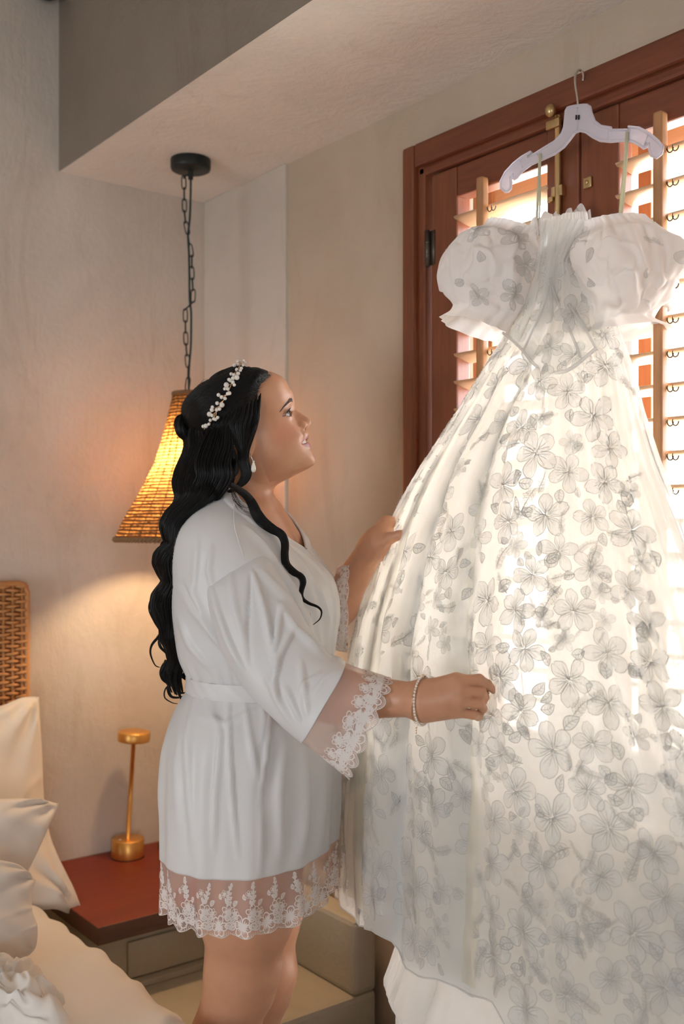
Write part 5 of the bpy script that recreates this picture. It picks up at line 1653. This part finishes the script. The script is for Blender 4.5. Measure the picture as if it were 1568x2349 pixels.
for x, y, r in PEARLS:
    d = cap_hit(x, y)
    c = P(x, y, d-.006)
    j = np.linalg.norm(cw-c, axis=1).argmin()
    mb.add(*tubeg(np.array([cw[min(j+3, 79)], (cw[j]+c)/2-FV*.002, c]), .0005, 5))
    v, f = sphereg(c, r*.80/1000*1.12, 16, 10); mk('pearl', v, f, M['pearl'], vine)
mb.obj('wire_stem', M['wire'], vine)
# pearl drop earring
ec = P(577, 1052, 1.826)
ear = thing('earring', 'pearl drop earring hanging from her visible ear', 'earring', tuple(ec-np.array([0, 0, .03])))
mk('hook', *tubeg(spline(np.array([P(572, 1037, 1.83), P(575, 1046, 1.822), P(579, 1056, 1.822), P(580, 1062, 1.822)]), 14), .0006, 6), M['steel'], ear)
pc_ = P(581, 1071, 1.822)
mk('pearl_drop', *latheg([(0, .0105), (.0012, .009), (.0026, .005), (.0040, 0), (.0044, -.004), (.0036, -.0075), (.0016, -.0095), (0, -.0098)], pc_, 20), M['pearl'], ear)
mk('drop_cap', *latheg([(0, .0125), (.0014, .0115), (.0022, .0085), (.0015, .0080)], pc_, 14), M['steel'], ear)
# bracelet of small pearls and a fine chain on the right wrist
wa = (wrR-elR)/np.linalg.norm(wrR-elR)
wcn = P(972, 1606, 1.614)
e1 = np.array([0, 0, 1.0])-wa*wa[2]; e1 /= np.linalg.norm(e1); e2 = np.cross(wa, e1)
br = thing('bracelet', 'pearl bracelet with fine gold chain on the wrist reaching to the dress', 'bracelet', tuple(wcn))
def wr_pt(a, off):   # march to the skin
    dirv = e1*math.cos(a)+e2*math.sin(a)
    base = wcn+wa*(.002*math.sin(a+.4))-wa*.001
    ts = np.linspace(.06, .012, 160)
    d = body_sdf(base+dirv*ts[:, None])
    return base+dirv*(ts[(d < off).argmax()])
NB_ = 46
loop = np.array([wr_pt(2*np.pi*k/NB_, .0031) for k in range(NB_)])
mk('thread', *tubeg(loop, .0006, 5, False, True), M['wire'], br)
bead0 = None
for k in range(NB_):
    if bead0 is None:
        v, f = sphereg(loop[k], (.0019, .0019, .0023), 10, 8); bead0 = mk('pearl_bead', v, f, M['pearl'], br, loc=loop[k])
    else:
        q = bead0.copy(); COL.objects.link(q); q.parent = br; q.location = Vector(loop[k])-br.location
lp2 = np.array([wr_pt(2*np.pi*k/60, .0010)-wa*(.0035+.006*max(0, -math.cos(2*np.pi*k/60))) for k in range(60)])
mk('fine_chain', *tubeg(lp2, .00045, 5, False, True), M['wire'], br)
cl = wr_pt(0.0, .0034)
mb = MB(); mb.add(*tubeg(np.array([cl-wa*.011, cl+wa*.005]), .0008, 8)); mb.add(*tubeg(cl+np.array([.003*math.cos(a)*wa+.003*math.sin(a)*e1 for a in np.linspace(0, 6.28, 14)[:-1]]), .0006, 6, False, True)); mb.obj('toggle_clasp', M['wire'], br)
bt_ = wr_pt(math.pi, .002)-wa*.010
mb = MB(); mb.add(*tubeg(spline(np.array([bt_, bt_-np.array([0, 0, .008])-wa*.002, bt_-np.array([0, 0, .016])-wa*.003]), 10), .0004, 5))
for q in (.007, .011, .015): mb.add(*sphereg(bt_-np.array([0, 0, q])-wa*.003, .0012, 8, 6))
mb.obj('charm', M['wire'], br)
# ------------------------------------------------------------------ wedding dress on its hanger
YH = YW-.085                   # plane in which the hanger hangs
def hpt(x, y, Y=None): return onY(x, y, YH if Y is None else Y)
def z2(x, y): return (940+x/2.497, 100+y/2.497)
OUT = [(545, 850), (520, 825), (520, 790), (545, 740), (590, 690), (640, 650), (690, 621), (698, 624), (672, 640), (676, 652), (722, 628), (765, 600), (830, 560), (868, 520), (884, 480), (890, 420), (893, 385), (903, 367), (930, 360), (985, 353), (1012, 353), (1030, 364), (1038, 400), (1056, 446), (1092, 474), (1150, 484), (1152, 497), (1252, 496), (1250, 478), (1310, 484), (1370, 518), (1420, 560), (1446, 592), (1438, 630), (1412, 652), (1384, 642), (1371, 606), (1368, 572), (1356, 570), (1352, 592), (1338, 598), (1316, 582), (1280, 562), (1230, 553), (1150, 560), (1090, 555), (1044, 532), (1008, 506), (975, 498), (944, 510), (915, 548), (880, 592), (830, 630), (760, 662), (690, 692), (640, 730), (612, 768), (598, 777), (588, 768), (590, 748), (576, 762), (578, 800), (576, 830), (560, 848)]
hang_ = thing('clothes_hanger', 'frosted clear plastic clothes hanger hooked over the window frame', 'hanger', tuple(hpt(1328, 260)))
m, nt, b, o = newmat('frosted plastic')
b.inputs['Base Color'].default_value = (.78, .74, .80, 1); b.inputs['Roughness'].default_value = .42
b.inputs['Transmission Weight'].default_value = .25; b.inputs['IOR'].default_value = 1.3
tr = node(nt, 'ShaderNodeBsdfTransparent'); mx = node(nt, 'ShaderNodeMixShader'); mx.inputs[0].default_value = .25
nt.links.new(b.outputs[0], mx.inputs[1]); nt.links.new(tr.outputs[0], mx.inputs[2]); nt.links.new(mx.outputs[0], o.inputs[0])
M['plastic'] = m
outl = np.array([hpt(*z2(*q)) for q in OUT])
bm = bmesh.new()
vs = [bm.verts.new(q+np.array([0, -.0012, 0])) for q in outl]
fc = bm.faces.new(vs)
r = bmesh.ops.extrude_face_region(bm, geom=[fc])
for e in r['geom']:
    if isinstance(e, bmesh.types.BMVert): e.co.y += .0024
bmesh.ops.triangulate(bm, faces=bm.faces[:]); bmesh.ops.recalc_face_normals(bm, faces=bm.faces[:])
bm.verts.index_update()
mk('hanger_body', [tuple(x.co) for x in bm.verts], [[x.index for x in q.verts] for q in bm.faces], M['plastic'], hang_, False); bm.free()
mb = MB(); mb.add(*tubeg(outl, .0028, 8, False, True))
for a, b_ in (((722, 628), (745, 655)), ((630, 660), (650, 715)), ((960, 357), (962, 498)), ((1140, 490), (1136, 556)), ((1262, 490), (1252, 556)), ((1366, 520), (1345, 585))):
    mb.add(*tubeg(np.array([hpt(*z2(*a)), hpt(*z2(*b_))]), .0022, 6))
mb.obj('raised_rim', M['plastic'], hang_)
mb = MB()
for x in (952, 966): mb.add(*tubeg(np.array([hpt(*z2(x, 410), YH-.003), hpt(*z2(x-1, 435), YH-.003)]), .0016, 6))
mb.obj('slot', M['black'], hang_)
hkp = [(961, 372), (960, 330), (955, 290), (948, 250), (945, 205), (948, 175), (958, 157), (972, 151), (985, 160), (992, 180), (990, 208)]
Yh = np.interp(np.arange(len(hkp)), [0, 4, 7, 10], [YH, YH+.004, YH+.035, YH+.050])
hkc = spline(np.array([hpt(*z2(*q), y) for q, y in zip(hkp, Yh)]), 60)
mk('hook', *tubeg(hkc, .0021, 10), M['steel'], hang_)

# cloths of the dress
M['organza'] = sheer('white organza', (.90, .90, .89), .22, .64, tcol=(.945, .945, .935))
M['lining'] = sheer('ivory lining', (.90, .87, .80), .30, .66, tcol=(.95, .90, .76))
M['puff'] = sheer('gathered organza', (.86, .84, .825), .0, .36, tcol=(.86, .83, .80))
M['motif'] = sheer('woven flower fill', (.85, .845, .835), .22, .66, tcol=(.90, .895, .88))
M['motifline'] = sheer('flower outline thread', (.64, .63, .61), 0, .5, tcol=(.52, .51, .49))
M['under'] = sheer('white tulle underskirt', (.90, .89, .87), .12, .62, tcol=(.94, .92, .88))
M['ribbon'] = sheer('pale green ribbon', (.66, .64, .50), 0, .40, tcol=(.7, .68, .5))
dress = thing('wedding_dress', 'white floral organza wedding dress with puff sleeves hanging from the clear hanger', 'dress', tuple(np.r_[onY(1330, 1000, YH)[:2], 1.25]))

# silhouette of the skirt
LEFTE = [(1252, 520), (1215, 640), (1175, 752), (1140, 792), (1100, 855), (1050, 945), (1000, 1012), (950, 1085), (905, 1172), (880, 1222), (850, 1320), (822, 1400), (797, 1500), (783, 1620), (776, 1750), (770, 1850), (768, 1990), (766, 2060), (764, 2360)]
RIGHTE = [(1345, 520), (1390, 640), (1415, 752), (1440, 800), (1462, 870), (1478, 945), (1500, 1012), (1528, 1095), (1566, 1180), (1590, 1250), (1630, 1350), (1660, 1440), (1700, 1560), (1740, 1700), (1780, 1850), (1810, 2000), (1830, 2120), (1840, 2200), (1850, 2360)]
def front_Y(z): return np.interp(z, [.3, .8, 1.2, 1.55, 1.75, 1.95], [1.13, 1.16, 1.205, 1.29, 1.35, 1.375])
def back_Y(z): return np.interp(z, [.3, 1.2, 1.75, 1.95], [1.335, 1.40, 1.415, 1.410])+0*z
def edge_curve(E, frac):
    out = []
    for x, y in E:
        z = 1.3
        for _ in range(6):
            Yc = front_Y(z)*(1-frac)+back_Y(z)*frac
            p = onY(x, y, Yc); z = p[2]
        out.append(p)
    return np.array(out)
LC, RC = edge_curve(LEFTE, .62), edge_curve(RIGHTE, .5)
def XL(z): o_ = np.argsort(LC[:, 2]); return np.interp(z, LC[o_, 2], LC[o_, 0])
def XR(z): o_ = np.argsort(RC[:, 2]); return np.interp(z, RC[o_, 2], RC[o_, 0])
NPL = 10
def pleat_phase(ph, z, layer=0):
    return ph*NPL/(2*np.pi)+.42*np.sin(2*ph+.7+layer)+.30*np.sin(3*ph+2.0+2*layer)+.05*np.sin(5*z+ph*2)
def pleat_amp(ph, layer=0): return .72+.38*np.sin(3*ph+1.1+layer*1.3)+.22*np.sin(7*ph+layer)
def pleat(ph, z, layer=0):
    """soft S-folds: radial part"""
    p = pleat_phase(ph, z, layer)
    return (np.cos(2*np.pi*p)*.55+.12*np.cos(4*np.pi*p+.6))*pleat_amp(ph, layer)+.07*np.sin(ph*31+2*np.sin(z*3))
def pleat_shift(ph, z, layer=0):
    """soft S-folds: sideways part, the cloth doubles over itself"""
    p = pleat_phase(ph, z, layer)
    return np.sin(2*np.pi*p+.5)*pleat_amp(ph, layer)*.30*(2*np.pi/NPL)
def skirt_pos(ph, z, layer=0, inset=0.0):
    ph, z = np.broadcast_arrays(np.asarray(ph, float), np.asarray(z, float))
    xl, xr = XL(z), XR(z)
    yf, yb = front_Y(z), back_Y(z)
    a, b_ = (xr-xl)/2-inset, (yb-yf)/2-inset
    k = np.interp(z, [.3, .9, 1.4, 1.7, 1.78], [.052, .048, .034, .015, .003])
    dpl = pleat(ph, z, layer)*k
    ph = ph+pleat_shift(ph, z, layer)*sm(z, 1.80, 1.45)
    fall = sm(z, 1.80, 1.3)
    n = 2.0
    ct, st = np.cos(ph), np.sin(ph)
    rr = (np.abs(ct)**n+np.abs(st)**n)**(-1/n)
    X = (xl+xr)/2+(a+dpl*np.abs(st)**2*.25)*st*rr
    Y = (yf+yb)/2-(b_+dpl*.9)*ct*rr
    wr = .0025*np.sin(ph*47+z*9)*(.3+fall)+.0016*np.sin(z*38+ph*11)
    Y = Y-wr*np.sign(ct)
    return np.stack([X, Y, z], -1)
# settle the two side curves so that the outline of the skirt falls where it should
ZLV = np.linspace(.30, 1.93, 60)
LX, RX = XL(ZLV), XR(ZLV)
XL0, XR0 = XL, XR
def XL(z): return np.interp(z, ZLV, LX)
def XR(z): return np.interp(z, ZLV, RX)
le_, re_ = np.array(LEFTE, float), np.array(RIGHTE, float)
pht = np.linspace(-np.pi, np.pi, 361)
for _ in range(10):
    q = skirt_pos(pht[None]+0*ZLV[:, None], ZLV[:, None]+0*pht[None])
    x_, y_, d_ = project(q)
    i, j = x_.argmin(1), x_.argmax(1); k = np.arange(len(ZLV))
    tl = np.interp(y_[k, i], le_[:, 1], le_[:, 0]); tr_ = np.interp(y_[k, j], re_[:, 1], re_[:, 0])
    LX = LX+np.clip((tl-x_[k, i])*d_[k, i]/FPX/.75, -.05, .05)*.8
    RX = RX+np.clip((tr_-x_[k, j])*d_[k, j]/FPX/.85, -.05, .05)*.8*(tr_ < 1720)
    LX = np.convolve(np.pad(LX, 2, mode='edge'), [.1, .2, .4, .2, .1], 'valid')
    RX = np.convolve(np.pad(RX, 2, mode='edge'), [.1, .2, .4, .2, .1], 'valid')
# hem height by angle: lifted on the left where she holds it, falling towards the right
HT = np.array([(700, 2020), (766, 2058), (800, 2098), (850, 2140), (912, 2162), (925, 2212), (945, 2243), (1010, 2247), (1058, 2256), (1070, 2284), (1128, 2297), (1150, 2320), (1175, 2390), (1260, 2470), (1700, 2650)], float)
PHH = np.linspace(-np.pi, np.pi, 721)
ZH = np.full(len(PHH), .55)
for _ in range(14):
    x_, y_, d_ = project(skirt_pos(PHH, ZH))
    ZH = np.clip(ZH+(y_-np.interp(x_, HT[:, 0], HT[:, 1]))*d_/FPX*.6, .20, .80)
fr_ = sm(np.cos(PHH), -.05, .30)
ZH = ZH*fr_+np.interp(np.sin(PHH), [-1, 0, 1], [.66, .56, .45])*(1-fr_)
ZH = np.convolve(np.pad(ZH, 3, mode='wrap'), [.05, .1, .2, .3, .2, .1, .05], 'valid')
def hem_z(ph):
    return np.interp(np.asarray(ph), PHH, ZH)+.003*np.sin(np.asarray(ph)*40)
NPH, NZS = 420, 230
ph = np.linspace(-np.pi, np.pi, NPH, endpoint=False)
ZT = 1.900
hz = hem_z(ph)
tz = np.linspace(0, 1, NZS)[:, None]
zz = ZT*(1-tz)+hz[None]*tz
# neckline dips at the front between the sleeves
SK = skirt_pos(np.broadcast_to(ph, zz.shape), zz)
SN = grid_normals(SK)
cc = SK.mean(1, keepdims=True)
if ((SK-cc)*SN).sum(-1).mean() < 0: SN = -SN
# the hand lifts the left edge
HPT = P(915, 1228, 1.975)
M['organzaback'] = sheer('single organza layer', (.90, .90, .89), .55, .74, tcol=(.95, .95, .935))
FQ = [q[::-1] for q in grid_faces(NZS, NPH, False, True)]
bk_ = np.array([abs(ph[q[0] % NPH]) > 1.75 for q in FQ])
sk = mk('skirt', SK.reshape(-1, 3), FQ, None, dress, mats=[M['organza'], M['organzaback']], midx=bk_.astype(int))
v, f = tubeg(SK[-1], .0016, 5, False, True); mk('hem_edge', v, f, M['motif'], sk)
# lining and a longer underskirt
LN = skirt_pos(np.broadcast_to(ph, zz.shape), ZT*(1-tz)+(hz[None]+.03)*tz, 1.7, .016)
mk('lining', LN.reshape(-1, 3), [q for q, k_ in zip(FQ, bk_) if not k_], M['lining'], dress)
uz = np.linspace(.96, .06, 80)
UE = np.array([(800, 1500), (830, 1800), (880, 2000), (900, 2100), (907, 2165), (890, 2215), (876, 2252), (888, 2280), (908, 2300), (906, 2349), (895, 2600), (880, 3000)], float)
ul_, ur_ = np.array([XL(z)+.06 for z in uz]), np.array([XR(z)-.04 for z in uz])
def under(ul_, ur_):
    q = skirt_pos(ph[None]+0*uz[:, None], uz[:, None]+0*ph[None], .6, .022)
    k = np.clip((q[..., 0]-XL(uz)[:, None])/(XR(uz)-XL(uz))[:, None], -.05, 1.05)
    q[..., 0] = ul_[:, None]+k*(ur_-ul_)[:, None]
    return q
for _ in range(10):
    q = under(ul_, ur_); x_, y_, d_ = project(q); i = x_.argmin(1); k = np.arange(len(uz))
    ul_ = ul_+np.clip((np.interp(y_[k, i], UE[:, 1], UE[:, 0])-x_[k, i])*d_[k, i]/FPX/.75, -.05, .05)*.8
U_ = under(ul_, ur_)
mk('underskirt', U_.reshape(-1, 3), [q[::-1] for q in grid_faces(80, NPH, False, True)], M['under'], dress)

# woven flowers, leaves and sprigs over the camera-side of the skirt
ARZ = np.linspace(.25, 1.95, 86); ARP = np.linspace(-np.pi, np.pi, 1441)
_g = skirt_pos(ARP[None]+0*ARZ[:, None], ARZ[:, None]+0*ARP[None])
ARS = np.concatenate([np.zeros((len(ARZ), 1)), np.cumsum(np.linalg.norm(np.diff(_g, axis=1), axis=2), axis=1)], 1)
def motif_surf(ph0, z0, rot, scl):
    """local frame on the skirt: metric distance along the round (through the folds), y up"""
    def s(a, b_):
        x = (a*math.cos(rot)-b_*math.sin(rot))*scl; y = (a*math.sin(rot)+b_*math.cos(rot))*scl
        z = z0+y*.97
        r_ = np.clip(np.round((z-ARZ[0])/(ARZ[1]-ARZ[0])).astype(int), 0, len(ARZ)-1)
        out = np.zeros(len(x))
        for k in np.unique(r_):
            m_ = r_ == k
            s0 = np.interp(ph0, ARP, ARS[k])
            out[m_] = np.interp(s0+x[m_], ARS[k], ARP)
        return out, z
    return s
FLW = [m_flower(i, 5, .030, True, 3) for i in range(6)]; LFS = [m_leaf(i+20, .042) for i in range(5)]; SPG = [m_sprig(i+30, .026, False, 7) for i in range(4)]
placed = []; allp, allz, alll, allf, allm = [], [], [], [], []; nv_ = 0
def put(mo, ph0, z0, rot, scl, flip=1):
    global nv_
    v = np.array(mo.v)
    a, z_ = motif_surf(ph0, z0, rot, scl)(v[:, 0]*flip, v[:, 1])
    hzv = hem_z(a)
    if (z_ < hzv+.004).any() or (z_ > 1.86).any(): return False
    allp.append(a); allz.append(z_); alll.append(v[:, 2])
    allf.extend([tuple(i+nv_ for i in q) for q in mo.f]); allm.extend(mo.m); nv_ += len(v)
    return True
rg = random.Random(11)
def try_place(kind, n, rmin, rmax, gap, tries):
    c = 0
    for _ in range(tries):
        if c >= n: break
        ph0 = rg.uniform(-1.75, 1.15); z0 = rg.uniform(.34, 1.85)
        q = skirt_pos(np.array([ph0]), np.array([z0]))[0]
        r_ = rg.uniform(rmin, rmax)
        if any(np.dot(q-p_, q-p_) < ((r_+s_)*gap)**2 for p_, s_ in placed): continue
        rot = rg.uniform(0, 6.28)
        mo = {'f': FLW, 'l': LFS, 's': SPG}[kind][rg.randrange(4)]
        if put(mo, ph0, z0, rot, r_ if kind == 'f' else r_*1.3, rg.choice([-1, 1])):
            if kind == 'f':
                placed.append((q, r_)); 
                # companions: leaves and a sprig growing out of the flower
                for _k in range(rg.randrange(2, 4)):
                    an = rg.uniform(0, 6.28); dd_ = r_*1.05
                    a_, z_ = motif_surf(ph0, z0, 0, 1)(np.array([dd_*math.cos(an)]), np.array([dd_*math.sin(an)]))
                    qq = skirt_pos(a_, z_)[0]
                    if all(np.dot(qq-p_, qq-p_) > (s_*.95)**2 for p_, s_ in placed):
                        kd = rg.choice('lls')
                        put((LFS if kd == 'l' else SPG)[rg.randrange(4)], a_[0], z_[0], an+rg.uniform(-.4, .4), r_*(.75 if kd == 'l' else .62))
            else: placed.append((q, r_*.8))
            c += 1
try_place('f', 230, .027, .038, .88, 9000)
try_place('f', 110, .016, .022, .90, 6000)
try_place('s', 120, .020, .028, .80, 6000)
try_place('l', 170, .013, .020, .95, 7000)
# trailing stems between neighbours
PT = [p_ for p_, _ in placed]
A_, Z_, L_ = np.concatenate(allp), np.concatenate(allz), np.concatenate(alll)
def skirt_at(a, z):
    e = 1e-3
    p = skirt_pos(a, z); d1 = skirt_pos(a+e, z)-skirt_pos(a-e, z); d2 = skirt_pos(a, z+e)-skirt_pos(a, z-e)
    n = np.cross(d1, d2); n /= np.linalg.norm(n, axis=-1)[..., None]+1e-12
    out = p-np.stack([(XL(z)+XR(z))/2, (front_Y(z)+back_Y(z))/2, z], -1)
    n *= np.sign((n*out).sum(-1))[..., None]
    return p, n
pp, nn = skirt_at(A_, Z_)
fm = mk('floral_weave', pp+nn*np.where(L_ > .5, .0015, .0009)[:, None], allf, None, sk, False, mats=[M['motif'], M['motifline']], midx=allm)
tag(fm, kind='stuff')

# bodice: V seam and boning lines on the front
def on_skirt(x, y, lift=.0022):
    """where the view ray meets the front of the bodice"""
    d = np.linspace(1.55, 2.1, 400)
    p = np.array([0, 0, CAMZ])+ray(x, y)[None]*d[:, None]
    z = p[:, 2]; xl, xr, yf, yb = XL(z), XR(z), front_Y(z), back_Y(z)
    q = ((p[:, 0]-(xl+xr)/2)/((xr-xl)/2))**2+((p[:, 1]-(yf+yb)/2)/((yb-yf)/2))**2
    i = (q < 1).argmax() if (q < 1).any() else q.argmin()
    return p[i]-FV*lift
bod = bpy.data.objects.new('bodice', None); COL.objects.link(bod); bod.parent = dress; bod.location = Vector(on_skirt(1280, 740))-dress.location
for pts, w in (([(1150, 768), (1172, 786), (1195, 808), (1215, 834), (1236, 850), (1258, 857), (1282, 857), (1308, 846), (1335, 824), (1362, 802)], .0031), ([(1256, 660), (1240, 715), (1214, 770), (1196, 812)], .0022), ([(1262, 660), (1290, 730), (1316, 790), (1330, 826)], .0026), ([(1258, 640), (1262, 720), (1262, 790), (1256, 850)], .0022), ([(1300, 700), (1340, 760), (1362, 800)], .0022)):
    c = spline(np.array([on_skirt(x, y, .017 if w > .003 else .0095) for x, y in pts]), 40)
    v, f = tubeg(c, w, 8, True, False, .6); mk('boning_seam', v, f, M['motif'], bod)
# pleated front panel fanning down from the neckline
g_ = []
for i, y in enumerate(np.linspace(505, 850, 60)):
    x0, x1 = np.interp(y, [505, 600, 700, 770, 850], [1236, 1238, 1200, 1160, 1240]), np.interp(y, [505, 600, 700, 790, 850], [1345, 1300, 1318, 1365, 1290])
    row = []
    for q in np.linspace(0, 1, 90):
        x = x0+(x1-x0)*q
        row.append(on_skirt(x, y, .004+.0028*(.5+.5*math.sin(q*13+1.6*math.sin(q*5)+.4*math.sin(y*.02)))+.0012*math.sin(q*41+y*.03)*np.interp(y, [505, 650, 850], [1, 1, .35])))
    g_.append(row)
mk('pleated_panel', np.array(g_).reshape(-1, 3), grid_faces(60, 90), M['organza'], bod)
# gathered ruffle along the neckline
mb = MB()
rc = spline(np.array([P(1190, 545, 1.87), P(1215, 535, 1.865), P(1240, 520, 1.86), P(1262, 512, 1.855), P(1285, 520, 1.85), P(1310, 505, 1.845), P(1335, 500, 1.84), P(1352, 515, 1.835)]), 120)
g_ = []
for j, h_ in enumerate(np.linspace(-1, 1, 14)):
    s_ = np.arange(120)
    g_.append(rc+np.outer(.020*h_*(1+.25*np.sin(s_*.33)), np.array([0, 0, 1]))-np.outer(.010*(1-h_*h_)+.004*np.sin(s_*.55+2*np.sin(s_*.21))*(.4+abs(h_)), FV))
mk('neck_ruffle', np.array(g_).reshape(-1, 3), grid_faces(14, 120), M['puff'], bod)

# puff sleeves
def puff(cen_top, cen_bot, rings, seed, name='puff_sleeve', nA=200, nT=110):
    """rings: (t, half width in view, half depth) from the upper band to the lower ruffle"""
    ct, cb = np.asarray(cen_top), np.asarray(cen_bot)
    ax = cb-ct; L = np.linalg.norm(ax); ax /= L
    e1 = RV-ax*np.dot(RV, ax); e1 /= np.linalg.norm(e1); e2 = np.cross(ax, e1)
    R_ = np.array(rings, float)
    t_ = np.linspace(R_[0, 0], R_[-1, 0], nT); an = np.linspace(0, 2*np.pi, nA, endpoint=False)
    w, d_, off = [pint(t_, R_[:, 0], R_[:, k]) for k in (1, 2, 3)]
    T, A = np.meshgrid(t_, an, indexing='ij')
    gather = np.interp(T, [R_[0, 0], .0, .10, .35, .72, .92, 1.0, R_[-1, 0]], [.07, .08, .06, .015, .015, .04, .05, .06])
    n1 = np.sin(A*13+1.5*np.sin(A*3+seed)+.6*np.sin(T*4))*.6+np.sin(A*29+seed*2+2*np.sin(A*2))*.4*(1-sm(T, .7, .9))+.5*np.sin(A*6+seed)*sm(T, .8, 1)
    rr = 1+gather*n1
    lump = .085*np.sin(A*3+seed+2.2*T)+.06*np.sin(A*5-3*T+seed*2)+.03*np.sin(A*9+5*T)
    rr = rr+lump*sm(T, .05, .35)*(1-sm(T, .8, 1.0))
    p = ct+(T*L)[..., None]*ax+(np.cos(A)*rr*w[:, None])[..., None]*e1+(np.sin(A)*rr*d_[:, None])[..., None]*e2+off[:, None, None]*RV
    nn_ = grid_normals(p); cc_ = p.mean(1, keepdims=True)
    if ((p-cc_)*nn_).sum(-1).mean() < 0: nn_ = -nn_
    cr = (1-np.abs(nz(p, 26, seed)))**3*.011-(1-np.abs(nz(p, 44, seed+3)))**4*.006
    p = p+nn_*(cr*sm(T, .05, .2)*(1-sm(T, .9, 1.02)))[..., None]
    o_ = mk(name, p.reshape(-1, 3), grid_faces(nT, nA, False, True), M['puff'], dress)
    # flowers on the puff
    mo_v, mo_f, mo_m, k0 = [], [], [], 0
    s = grid_surface(p, nn_)
    r2 = random.Random(seed)
    got = []
    for _ in range(160):
        ti, aj = r2.uniform(.10, .86), r2.uniform(0, 6.28)
        if any(abs(ti-a_) < .26 and abs((aj-b_+math.pi) % (2*math.pi)-math.pi) < .62 for a_, b_ in got): continue
        got.append((ti, aj))
        kd = r2.choice('fffls'); mo = {'f': FLW, 'l': LFS, 's': SPG}[kd][r2.randrange(4)]
        v = np.array(mo.v); rot = r2.uniform(0, 6.28); sc = r2.uniform(.018, .027)*(1 if kd == 'f' else .9)
        x, y = (v[:, 0]*math.cos(rot)-v[:, 1]*math.sin(rot))*sc, (v[:, 0]*math.sin(rot)+v[:, 1]*math.cos(rot))*sc
        ii = (ti-R_[0, 0])/(R_[-1, 0]-R_[0, 0])*(nT-1)+y/L/(R_[-1, 0]-R_[0, 0])*(nT-1)
        jj = (aj/(2*np.pi)+x/(2*np.pi*np.interp(ti, R_[:, 0], (R_[:, 1]+R_[:, 2])/2)))*nA
        q, n_ = s(ii, jj)
        mo_v.append(q+n_*np.where(v[:, 2] > .5, .0016, .0009)[:, None]); mo_f += [tuple(i+k0 for i in f_) for f_ in mo.f]; mo_m += mo.m; k0 += len(v)
    fo = mk('floral_weave', np.concatenate(mo_v), mo_f, None, o_, False, mats=[M['motif'], M['motifline']], midx=mo_m)
    tag(fo, kind='stuff')
    return o_
dPL, dPR = 1.875, 1.735
px2m = lambda n, d: n/FPX*d
puff(P(1170, 535, dPL), P(1105, 735, dPL-.01), [(-.06, .052, .030, .008), (0, .050, .032, .004), (.12, .066, .055, -.004), (.35, .080, .078, -.012), (.62, .078, .080, -.010), (.82, .066, .066, .0), (.95, .058, .054, .006), (1.0, .058, .052, .002), (1.10, .066, .056, -.006)], 3.0)
puff(P(1415, 515, dPR), P(1440, 745, dPR-.01), [(-.05, .050, .030, -.004), (0, .052, .034, 0), (.12, .066, .055, .002), (.35, .082, .082, .006), (.62, .082, .084, .006), (.82, .066, .068, .000), (.92, .054, .052, -.010), (.98, .054, .050, -.014), (1.09, .076, .070, -.010)], 6.0)
# hanging loops of ribbon
def ribbon(pts, w, name='hanger_loop'):
    c = spline(np.array(pts), 30)
    t = np.gradient(c, axis=0); t /= np.linalg.norm(t, axis=1)[:, None]
    tw = np.linspace(.2, 1.0, 30)
    e = np.cross(t, FV); e /= np.linalg.norm(e, axis=1)[:, None]
    e = e*np.cos(tw)[:, None]+np.cross(t, e)*np.sin(tw)[:, None]
    n = np.cross(t, e)
    g = np.stack([c+e*w/2+n*.0003, c-e*w/2+n*.0003, c-e*w/2-n*.0003, c+e*w/2-n*.0003], 1)
    return mk(name, g.reshape(-1, 3), grid_faces(30, 4, False, True), M['ribbon'], dress)
for dx in (0, 5):
    ribbon([hpt(1237+dx*.5, 352, YH-.004), hpt(1236+dx*.4, 400, YH-.006), hpt(1233+dx, 455, YH-.004), hpt(1229+dx, 530, YH-.01)], .0048 if dx == 0 else .003)
    ribbon([hpt(1437+dx*.5, 302, YH-.004), hpt(1434+dx*.6, 360, YH-.007), hpt(1427+dx, 430, YH-.006), hpt(1419+dx, 512, YH-.01)], .0055 if dx == 0 else .003)
